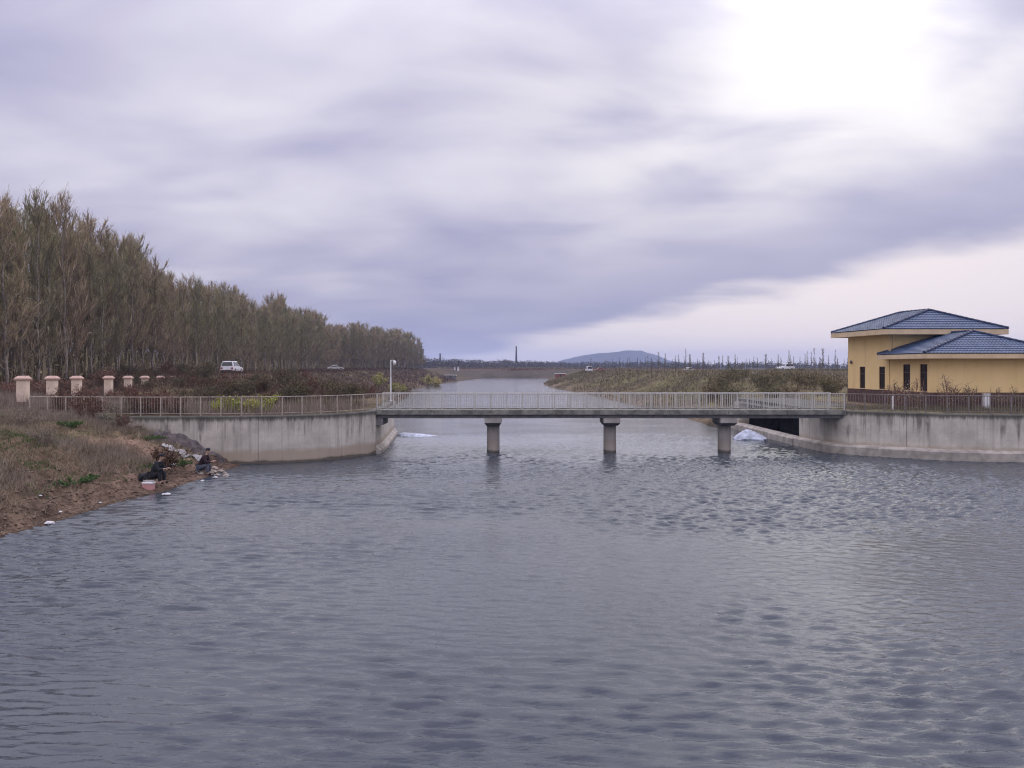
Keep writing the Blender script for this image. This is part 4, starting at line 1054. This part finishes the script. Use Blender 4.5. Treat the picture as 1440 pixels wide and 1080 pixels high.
far_wood('far_wood', [(-180, 560), (-90, 640), (-40, 720), (10, 860), (60, 900)], 'grey brown line of woods beyond the end of the channel', 4, 9, 2600, 71)
far_wood('far_wood', [(60, 900), (200, 880), (400, 820), (560, 780)], 'distant grey line of woods beyond the right-hand plain', 4, 8, 2400, 72)
far_wood('far_scrub', [(-40, 470), (-10, 476), (20, 474), (60, 462), (110, 450)], 'reddish brown scrub along the far bank where the channel ends', 0.6, 1.7, 1500, 73, 3.9, 0.1, 0.32, 8, 'red_leaf')
far_wood('far_reeds', [(-50, 500), (0, 505), (40, 500), (110, 490)], 'pale straw coloured reeds beyond the far bank', 0.8, 1.8, 1500, 74, 4.2, 0.1, 0.32, 10, 'dry')
far_wood('far_hedge', [(-90, 540), (-20, 560), (60, 560), (140, 540)], 'dark hedge line across the field beyond the channel', 1.2, 2.6, 1300, 75, 4.2, 0.15, 0.45, 6, 'farwood')
HX = np.linspace(-420, 560, 90); HY = np.linspace(-300, 300, 30)
hx, hy = np.meshgrid(HX, HY)
px_ = 720+(hx+420)  # shape along its length
prof_ = np.interp(hx, [-420, -330, -290, -230, -150, -60, 30, 110, 150, 210, 300, 430, 560], [0, 10, 20, 38, 56, 66, 74, 75, 66, 38, 20, 9, 0])
hh = prof_*np.exp(-(hy/150)**2) + (fbm(hx/45, hy/45, 4, 81)-0.5)*14*np.exp(-(hy/200)**2)*(prof_/74)
hv = np.stack([hx.ravel(), hy.ravel(), hh.ravel()-1.0], 1); ii = np.arange(hv.shape[0]).reshape(hx.shape)
hq = np.stack([ii[:-1, :-1].ravel(), ii[:-1, 1:].ravel(), ii[1:, 1:].ravel(), ii[1:, :-1].ravel()], 1)
hm = np_mesh('hill', hv, hq, M['hill']); hm.polygons.foreach_set('use_smooth', np.ones(len(hq), bool))
HYD = 3400.0
o = link('hill', hm, None, (pX(868, HYD), HYD, 4.0)); tag(o, 'low blue hill on the horizon', kind='structure')

# chimneys and pylons
def chimney(xp, Y, ytop, r, label):
    X = pX(xp, Y); z1 = CAMZ+(HORY-ytop)/FPX*Y; g = gz(X, Y)
    e_ = empty('chimney_stack', (X, Y, g)); h = z1-g
    mb = MB(); mb.lathe([(r, 0), (r*0.8, h*0.5), (r*0.62, h-1.2)], 16); mb.build('shaft', M['chimney'], e_, smooth=True)
    mb = MB(); mb.lathe([(r*0.68, h-1.2), (r*0.72, h-0.4), (r*0.66, h)], 16); mb.build('rim', M['chimney'], e_)
    tag(e_, label, 'chimney')
chimney(726, 900, 487, 1.35, 'tall dark chimney standing at the end of the channel')
chimney(619, 1000, 497, 1.6, 'shorter dark chimney beyond the far tip of the grove')
def pylon(xp, Y, H, label):
    X = pX(xp, Y); g = gz(X, Y); e_ = empty('pylon', (X, Y, g))
    mb = MB(); w = H*0.09
    for sx in (-1, 1):
        for sy in (-1, 1): mb.tube([(sx*w, sy*w, 0), (sx*w*0.3, sy*w*0.3, H*0.7), (0, 0, H)], 0.16, 4)
    for i in range(5):
        z0, z1 = H*0.14*i, H*0.14*(i+1); a, c_ = w*(1-z0/H), w*(1-z1/H)
        mb.tube([(-a, -a, z0), (c_, -c_, z1)], 0.09, 4); mb.tube([(a, -a, z0), (-c_, -c_, z1)], 0.09, 4)
    mb.build('lattice', M['steel_dark'], e_)
    for zz, l in ((0.72, 0.2), (0.84, 0.16)):
        mb = MB(); mb.tube([(-l*H, 0, H*zz), (l*H, 0, H*zz)], 0.15, 4); mb.build('cross_arm', M['steel_dark'], e_)
    tag(e_, label, 'pylon', 'pylons on the horizon')
pylon(603, 1150, 17, 'faint lattice pylon nearest the tip of the grove on the horizon'); pylon(676, 1100, 13, 'faint lattice pylon, left of the pair before the tall chimney'); pylon(700, 1200, 15, 'faint lattice pylon, right of the pair before the tall chimney'); pylon(778, 1500, 16, 'faint lattice pylon above the left shoulder of the hill')
# huts
def hut(xp, Y, w, h, wallm, roofm, label):
    X = pX(xp, Y); g = gz(X, Y); e_ = empty('small_hut', (X, Y, g))
    mb = MB(); mb.box((-w/2, -1.5, -0.3), (w/2, 1.5, h)); mb.build('wall', wallm, e_)
    mb = MB(); mb.box((-w/2-0.25, -1.8, h), (w/2+0.25, 1.8, h+0.16)); mb.build('roof', roofm, e_)
    mb = MB(); mb.box((-0.4, -1.56, 0), (0.4, -1.503, min(1.9, h-0.1))); mb.build('door', M['frame'], e_)
    tag(e_, label, 'hut')
hut(788, 318, 4.2, 1.5, M['car_red'], M['white'], 'low red hut with a pale roof on the right bank tip')
hut(634, 330, 4.6, 1.4, M['conc_dark'], M['white'], 'low grey hut with a white roof on the far left bank')
hut(642, 420, 2.6, 2.0, M['white'], M['conc_dark'], 'tiny white hut beyond the far left bank')

# ------------------------------------------------------------------ camera pole
p = (pX(549.5, 66.5), 66.5); g = ZT; zt = CAMZ+(HORY-506)/FPX*66.5
e_ = empty('camera_pole', (p[0], p[1], g)); tag(e_, 'white surveillance camera pole behind the left end of the footbridge', 'camera pole')
H = zt-g
mb = MB(); mb.lathe([(0.14, 0), (0.14, 0.05), (0.062, 0.06), (0.062, H*0.55), (0.05, H*0.56), (0.048, H)], 12); mb.build('pole', M['white'], e_, smooth=False)
mb = MB(); mb.tube([(0, 0, H-0.12), (0.12, 0, H-0.03), (0.30, 0, H-0.05)], 0.03, 8); mb.build('arm', M['white'], e_)
mb = MB(); mb.lathe([(0.05, H-0.06), (0.13, H-0.12), (0.14, H-0.30), (0.10, H-0.40), (0.03, H-0.45)], 12, 0.32, 0); mb.build('dome_camera', M['white'], e_, smooth=True)
mb = MB(); mb.box((-0.35, -0.35, -0.3), (0.35, 0.35, 0.0)); mb.build('footing', M['conc_ledge'], e_)

# ------------------------------------------------------------------ cars
def car_parts(kind):
    L, W_, Hh = {'suv': (4.6, 1.84, 1.7), 'sedan': (4.5, 1.78, 1.46), 'van': (4.4, 1.7, 1.9)}[kind]
    sill, belt = 0.28, 0.95 if kind != 'sedan' else 0.88
    body = MB()
    low = [(-L/2, 0.45), (-L/2+0.05, sill), (L/2-0.08, sill), (L/2, 0.5), (L/2-0.04, 0.72), (L/2-0.3, belt-0.13 if kind != 'van' else belt), (L*0.16, belt), (-L/2+0.06, belt)]
    def extr(mb, prof, w0, w1, zs=None):
        n = len(prof)
        mb.add([(x, -w0/2 if z < belt+0.02 else -w1/2, z) for x, z in prof]+[(x, w0/2 if z < belt+0.02 else w1/2, z) for x, z in prof],
               [tuple(range(n)), tuple(range(n, 2*n))[::-1]]+[(i, i+n, (i+1) % n+n, (i+1) % n) for i in range(n)])
    extr(body, low, W_, W_)
    back = {'suv': (-L/2+0.08, -L/2+0.35), 'sedan': (-L/2+0.75, -L/2+1.35), 'van': (-L/2+0.05, -L/2+0.2)}[kind]
    fr = {'suv': (L*0.20, L*0.02), 'sedan': (L*0.18, L*0.01), 'van': (L*0.33, L*0.18)}[kind]
    extr(body, [(back[0], belt+0.001), (fr[0], belt+0.001), (fr[1], Hh), (back[1], Hh)], W_*0.98, W_*0.76)
    glass = []
    ins = 0.10
    def at_(x0, x1, z): t = (z-belt)/(Hh-belt); return x0+(x1-x0)*t
    zl, zh = belt+0.07, Hh-0.12
    for s in (-1, 1):
        y = lambda z: s*(W_*0.98+(W_*0.76-W_*0.98)*(z-belt)/(Hh-belt))/2 + s*0.006
        xm = (back[1]+fr[1])/2
        for xa0, xa1, xb0, xb1 in ((at_(*back, zl)+0.18, at_(*back, zh)+0.14, xm-0.05, xm-0.05), (xm+0.05, xm+0.05, at_(*fr, zl)-0.2, at_(*fr, zh)-0.12)):
            g = MB(); g.add([(xa0, y(zl), zl), (xb0, y(zl), zl), (xb1, y(zh), zh), (xa1, y(zh), zh)], [(0, 1, 2, 3)]); glass.append(g)
    for a, off in ((back, -0.008), (fr, 0.008)):
        g = MB(); wl_, wh_ = W_*0.98*0.44, W_*0.76*0.45
        g.add([(at_(*a, zl)+off, -wl_, zl), (at_(*a, zl)+off, wl_, zl), (at_(*a, zh)+off, wh_, zh), (at_(*a, zh)+off, -wh_, zh)], [(0, 1, 2, 3)]); glass.append(g)
    return L, W_, body, glass
wheel_t = MB(); wheel_t.v = []; 
def wheel_meshes():
    a = MB(); b_ = MB()
    a.tube([(0, -0.11, 0), (0, 0.11, 0)], 0.33, 16); b_.tube([(0, -0.125, 0), (0, 0.125, 0)], 0.19, 12)
    return a.mesh('tyre', M['rubber']), b_.mesh('rim', M['rim'])
WM = wheel_meshes(); CARC = {}
def car(kind, paint, X, Y, rz, label, z=None):
    if (kind, paint) not in CARC:
        L, W_, body, glass = car_parts(kind)
        CARC[(kind, paint)] = (L, W_, body.mesh('body', M[paint]), [g.mesh('window', M['glass']) for g in glass])
    L, W_, bm_, gm = CARC[(kind, paint)]
    e_ = empty('parked_car', (X, Y, (gz(X, Y) if z is None else z)), rz); tag(e_, label, 'car', 'parked cars')
    o = link('body', bm_, e_); md = o.modifiers.new('bevel', 'BEVEL'); md.width = 0.07; md.segments = 2
    for g in gm: link('window', g, e_)
    for sx in (-1, 1):
        for sy in (-1, 1):
            w = empty('wheel', (sx*L*0.31, sy*(W_/2-0.10), 0.33)); w.parent = e_
            link('tyre', WM[0], w); link('rim', WM[1], w)
    for s in (-1, 1):
        a = MB(); a.box((-L/2-0.012, s*W_*0.40-0.13, 0.62), (-L/2+0.05, s*W_*0.40+0.13, 0.82)); a.build('tail_lamp', M['red_lamp'], e_)
        a = MB(); a.box((L/2-0.06, s*W_*0.36-0.16, 0.58), (L/2+0.006, s*W_*0.36+0.16, 0.70)); a.build('headlight', M['white'], e_)
    a = MB(); a.box((-L/2-0.02, -W_*0.44, 0.36), (-L/2+0.03, W_*0.44, 0.46)); a.build('bumper', M['rubber'], e_)
car('suv', 'car_white', pX(326, 112), 112, R(93), 'white car seen from behind before the poplar grove')
car('sedan', 'car_silver', pX(472, 215), 215, R(15), 'pale car half hidden at the foot of the far poplars')
car('suv', 'car_white', pX(1104, 200), 200, R(200), 'white car parked among the saplings near the yellow building')
car('sedan', 'car_silver', pX(967, 235), 235, R(205), 'beige car parked in the middle of the right-hand plain')
car('van', 'car_white', pX(828, 255), 255, R(95), 'small white van at the left end of the right-hand plain')
car('sedan', 'car_red', pX(842, 255), 255, R(190), 'dull red car beside the small white van')

# ------------------------------------------------------------------ anglers
def skin_obj(name, verts, edges, radii, mat, parent=None, root=0, sub=2):
    me = bpy.data.meshes.new(name); me.from_pydata(verts, edges, []); me.materials.append(mat)
    o = link(name, me, parent)
    md = o.modifiers.new('skin', 'SKIN'); md.use_smooth_shade = True
    lay = me.skin_vertices[0] if me.skin_vertices else None
    if lay is None:
        bm_ = bmesh.new(); bm_.from_mesh(me); bm_.verts.layers.skin.verify(); bm_.to_mesh(me); bm_.free(); lay = me.skin_vertices[0]
    for i, r in enumerate(radii):
        lay.data[i].radius = (r, r) if isinstance(r, (int, float)) else r
        lay.data[i].use_root = (i == root)
    s = o.modifiers.new('sub', 'SUBSURF'); s.levels = sub; s.render_levels = sub
    return o
def angler(loc, rz, label, jacket, trousers, hat, lean=0.25):
    """seated on a low stool, facing +X, hands forward over the knees"""
    e_ = empty('person', loc, rz); tag(e_, label, 'person', 'anglers on the left bank'); e_.scale = (1.1, 1.1, 1.1)
    hipz = 0.36; lx = lean
    v, ed, ra = [], [], []
    def add(p, r, frm=None):
        v.append(p); ra.append(r)
        if frm is not None: ed.append((frm, len(v)-1))
        return len(v)-1
    pel = add((0, 0, hipz), (0.16, 0.13)); ab = add((0.04+lx*0.2, 0, hipz+0.2), (0.15, 0.11), pel); ch = add((0.06+lx*0.6, 0, hipz+0.42), (0.17, 0.12), ab)
    nk0 = add((0.08+lx*0.9, 0, hipz+0.56), 0.065, ch); nk = add((0.11+lx, 0, hipz+0.63), 0.055, nk0)
    hd0 = add((0.14+lx, 0, hipz+0.70), (0.075, 0.085), nk); hd1 = add((0.15+lx, 0, hipz+0.79), (0.08, 0.095), hd0); hd2 = add((0.14+lx, 0, hipz+0.87), (0.06, 0.07), hd1)
    nose = add((0.245+lx, 0, hipz+0.765), 0.018, hd1)
    arms, legs = [], []
    for s in (-1, 1):
        sh = add((0.07+lx*0.8, s*0.19, hipz+0.50), 0.062, ch); el = add((0.20+lx*0.6, s*0.25, hipz+0.24), 0.046, sh); wr = add((0.44+lx*0.5, s*0.15, hipz+0.27), 0.032, el)
        pa = add((0.51+lx*0.5, s*0.14, hipz+0.28), (0.040, 0.020), wr)
        for k, (dy, ln) in enumerate(((-0.03, 0.062), (-0.01, 0.075), (0.01, 0.07), (0.03, 0.055))):
            f1_ = add((0.55+lx*0.5, s*0.14+dy, hipz+0.285), 0.010, pa); f2_ = add((0.55+lx*0.5+ln*0.6, s*0.14+dy, hipz+0.265), 0.009, f1_); add((0.55+lx*0.5+ln*0.6, s*0.14+dy, hipz+0.225), 0.008, f2_)
        th = add((0.50+lx*0.5, s*0.14-s*0.05, hipz+0.275), 0.011, pa); add((0.545+lx*0.5, s*0.14-s*0.055, hipz+0.255), 0.009, th)
        arms.append((sh, el, wr))
        hp = add((0.04, s*0.10, hipz), 0.10, pel); kn = add((0.42, s*0.16, hipz+0.10), 0.066, hp); an = add((0.40, s*0.16, 0.09), 0.042, kn)
        ft = add((0.46, s*0.17, 0.05), (0.045, 0.035), an); add((0.60, s*0.18, 0.04), (0.04, 0.025), ft)
        legs.append((hp, kn, an, ft, len(v)-1))
    skin_obj('body', v, ed, ra, M['skin'], e_)
    # clothing follows the same skeleton, a little larger
    def sub_skel(name, idx, grow, mat, root):
        mp = {k: i for i, k in enumerate(idx)}
        ee = [(mp[a], mp[b_]) for a, b_ in ed if a in mp and b_ in mp]
        rr = [tuple(q+grow for q in (ra[k] if isinstance(ra[k], tuple) else (ra[k], ra[k]))) for k in idx]
        skin_obj(name, [v[k] for k in idx], ee, rr, mat, e_, mp[root])
    sub_skel('jacket', [pel, ab, ch, nk0]+[k for a in arms for k in a], 0.045, jacket, pel)
    sub_skel('trousers', [pel]+[k for l in legs for k in l[:3]], 0.03, trousers, pel)
    for l in legs: sub_skel('shoe', list(l[3:]), 0.012, M['rubber'], l[3])
    hx_, hz_ = 0.135+lx, hipz+0.80
    mb = MB(); mb.lathe([(0.104, hz_-0.01), (0.108, hz_+0.04), (0.09, hz_+0.09), (0.035, hz_+0.115)], 16, hx_, 0); mb.build('hat' if hat else 'hair', M['black_cloth'], e_, smooth=True)
    if hat:
        mb = MB(); mb.add([(hx_+0.06, -0.08, hz_+0.012), (hx_+0.19, -0.05, hz_-0.005), (hx_+0.19, 0.05, hz_-0.005), (hx_+0.06, 0.08, hz_+0.012), (hx_+0.06, -0.08, hz_+0.03), (hx_+0.19, -0.05, hz_+0.012), (hx_+0.19, 0.05, hz_+0.012), (hx_+0.06, 0.08, hz_+0.03)],
            [(0, 1, 2, 3), (4, 7, 6, 5), (0, 4, 5, 1), (1, 5, 6, 2), (2, 6, 7, 3), (3, 7, 4, 0)]); mb.build('hat_peak', M['black_cloth'], e_)
    for s in (-1, 1):
        mb = MB(); mb.lathe([(0.002, -0.01), (0.011, 0.0), (0.002, 0.01)], 8); mb.build('eye', M['rubber'], e_, loc=(0.222+lx, s*0.035, hipz+0.79))
        mb = MB(); mb.lathe([(0.004, -0.03), (0.02, 0.0), (0.012, 0.03)], 8); mb.build('ear', M['skin'], e_, loc=(0.14+lx, s*0.096, hipz+0.77))
    return e_
def stool(loc, label):
    e_ = empty('folding_stool', loc); mb = MB(); mb.box((-0.17, -0.17, 0.20), (0.17, 0.17, 0.225)); mb.build('seat', M['black_cloth'], e_)
    for s in (-1, 1):
        mb = MB(); mb.tube([(-0.16, s*0.15, 0), (0.16, s*0.15, 0.2)], 0.011, 6); mb.tube([(0.16, s*0.15, 0), (-0.16, s*0.15, 0.2)], 0.011, 6); mb.build('leg', M['rim'], e_)
    tag(e_, label, 'stool')
a1 = (pX(215, 36.6), 36.6); g1 = gz(*a1); a2 = (pX(281, 41.3), 41.3); g2 = gz(*a2)
angler((a1[0], a1[1], g1), R(-6), 'person in black clothes and cap sitting at the water beside a pink box', M['black_cloth'], M['black_cloth'], True)
angler((a2[0], a2[1], g2), R(4), 'person in dark maroon jacket and blue trousers sitting by the end of the wall', M['maroon_cloth'], M['blue_cloth'], False)
stool((a1[0]-0.02, a1[1], g1), 'low black folding stool under the person beside the pink box')
stool((a2[0]-0.02, a2[1], g2), 'low black folding stool under the person by the wall end')
bx = (pX(209, 35.9), 35.9)
e_ = empty('cool_box', (bx[0], bx[1], gz(*bx)), R(-8)); tag(e_, 'pink and white cool box on the mud beside the nearer angler', 'cool box')
mb = MB(); mb.frustum(0, 0, -0.03, 0.26, 0.21, 0.15, 0.24, 0.17); mb.build('body', M['pink'], e_, bevel=0.015)
mb = MB(); mb.frustum(0, 0, 0.261, 0.33, 0.255, 0.185, 0.24, 0.17); mb.build('lid', M['litter'], e_, bevel=0.015)
mb = MB(); mb.tube([(-0.25, 0, 0.2), (-0.25, 0, 0.40), (0.25, 0, 0.40), (0.25, 0, 0.2)], 0.012, 6); mb.build('handle', M['litter'], e_)
def lump(name, loc, sx, sy, sz, mat, seed, label, cat, group=None):
    rng = random.Random(seed); bm_ = bmesh.new(); bmesh.ops.create_icosphere(bm_, subdivisions=2, radius=1.0)
    for v_ in bm_.verts:
        k = 1+rng.uniform(-0.22, 0.22); v_.co = Vector((v_.co.x*sx*k, v_.co.y*sy*k, max(-0.3, v_.co.z)*sz*k))
    me = bpy.data.meshes.new(name); bm_.to_mesh(me); bm_.free(); me.materials.append(mat)
    o = link(name, me, None, loc, rng.uniform(0, 6)); return tag(o, label, cat, group)
def at(xp, Y, dz=0.0): X = pX(xp, Y); return (X, Y, max(0.0, gz(X, Y))+dz)
def mound():
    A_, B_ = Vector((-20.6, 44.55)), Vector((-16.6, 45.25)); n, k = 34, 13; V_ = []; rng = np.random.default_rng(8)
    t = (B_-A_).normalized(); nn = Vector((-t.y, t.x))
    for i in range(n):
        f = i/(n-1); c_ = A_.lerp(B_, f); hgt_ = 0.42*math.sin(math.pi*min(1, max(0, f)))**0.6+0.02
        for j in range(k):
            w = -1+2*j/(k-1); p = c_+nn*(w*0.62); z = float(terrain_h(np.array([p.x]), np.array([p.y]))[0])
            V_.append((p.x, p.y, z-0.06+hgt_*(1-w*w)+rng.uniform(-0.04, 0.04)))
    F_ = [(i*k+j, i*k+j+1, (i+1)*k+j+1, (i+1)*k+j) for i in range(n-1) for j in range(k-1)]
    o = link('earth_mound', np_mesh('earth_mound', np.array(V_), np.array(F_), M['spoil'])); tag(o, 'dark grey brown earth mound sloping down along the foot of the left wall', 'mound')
    A_, B_ = Vector((-19.2, 42.9)), Vector((-17.3, 43.7)); V_ = []; n, k = 16, 8; t = (B_-A_).normalized(); nn = Vector((-t.y, t.x))
    for lay in (0.05, 0.02):
        for i in range(n):
            c_ = A_.lerp(B_, i/(n-1))
            for j in range(k):
                p = c_+nn*((-0.5+j/(k-1))*(0.9+0.2*math.sin(i*0.9))); z = float(terrain_h(np.array([p.x]), np.array([p.y]))[0]); V_.append((p.x, p.y, z+lay+0.06*math.sin(i*1.3+j*0.8)*math.cos(j*1.1)+0.06))
    q = n*k; F_ = [(i*k+j, i*k+j+1, (i+1)*k+j+1, (i+1)*k+j) for i in range(n-1) for j in range(k-1)]; F_ += [tuple(x+q for x in f[::-1]) for f in F_]
    ring = [j for j in range(k)]+[i*k+k-1 for i in range(1, n)]+[(n-1)*k+j for j in range(k-2, -1, -1)]+[i*k for i in range(n-2, 0, -1)]
    F_ += [(a, b_+0, b_+q, a+q)[::-1] for a, b_ in zip(ring, ring[1:]+ring[:1])]
    o = link('ground_sheet', np_mesh('ground_sheet', np.array(V_), np.array(F_), M['grey_sheet'])); tag(o, 'rumpled pale grey sheet lying on the slope below the dark mound', 'sheet')
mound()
lump('tackle_bag', at(201, 36.6, 0.12), 0.34, 0.22, 0.22, M['black_cloth'], 2, 'black tackle bag on the bank behind the nearer angler', 'bag')
lump('folded_coat', at(206, 36.9, 0.2), 0.30, 0.2, 0.16, M['maroon_cloth'], 3, 'dark maroon coat heaped beside the nearer angler', 'coat')
for k, (xp, Y, s, lab) in enumerate(((222, 40.2, 0.30, 'crumpled white sack on the slope above the nearer angler'), (243, 40.3, 0.30, 'flat white sheet of plastic on the slope between the anglers'), (234, 34.9, 0.17, 'white plastic scraps at the waterline below the nearer angler'), (70, 28.45, 0.17, 'white plastic bag at the waterline near the left edge'), (85, 30.2, 0.08, 'small white scrap on the mud above the waterline bag'), (57, 30.6, 0.08, 'small white scrap on the mud left of the waterline bag'), (101, 38.0, 0.12, 'small white scrap in the dry grass of the left bank'), (107, 43.2, 0.12, 'small white scrap high on the bank below the railing'), (285, 39.0, 0.14, 'pale scrap on the mud between the anglers at the waterline'), (303, 40.2, 0.15, 'white scrap near the mud by the second angler'), (141, 32.3, 0.08, 'tiny white scrap on the mud below the green weeds'))):
    lump('plastic_litter', at(xp, Y, 0.05), s, s*0.7, s*0.45, M['litter'], 20+k, lab, 'litter', 'litter on the left bank')
rng = random.Random(31)
for k in range(16):
    xp = 292+rng.uniform(-9, 26); Y = rng.uniform(40.8, 43.6); s = rng.uniform(0.10, 0.24)
    lump('stone', at(xp, Y, 0.04), s, s*0.8, s*0.6, M['stone'], 50+k, 'pale broken stone, one of many alike heaped by the wall end', 'stone', 'stones by the wall end')

# ------------------------------------------------------------------ haze
hb = MB(); hb.box((-4600, -90, -3.2), (4600, 5100, 105))
m = bpy.data.materials.new('haze'); m.use_nodes = True; nt = m.node_tree; nt.nodes.clear()
pv = nt.nodes.new('ShaderNodeVolumePrincipled'); out = nt.nodes.new('ShaderNodeOutputMaterial'); nt.links.new(pv.outputs[0], out.inputs['Volume'])
pv.inputs['Color'].default_value = (0.58, 0.69, 1.0, 1); pv.inputs['Density'].default_value = 0.00022; pv.inputs['Anisotropy'].default_value = 0.0
o = hb.build('haze', m); tag(o, 'thin bluish haze in the air over the plain', kind='stuff')
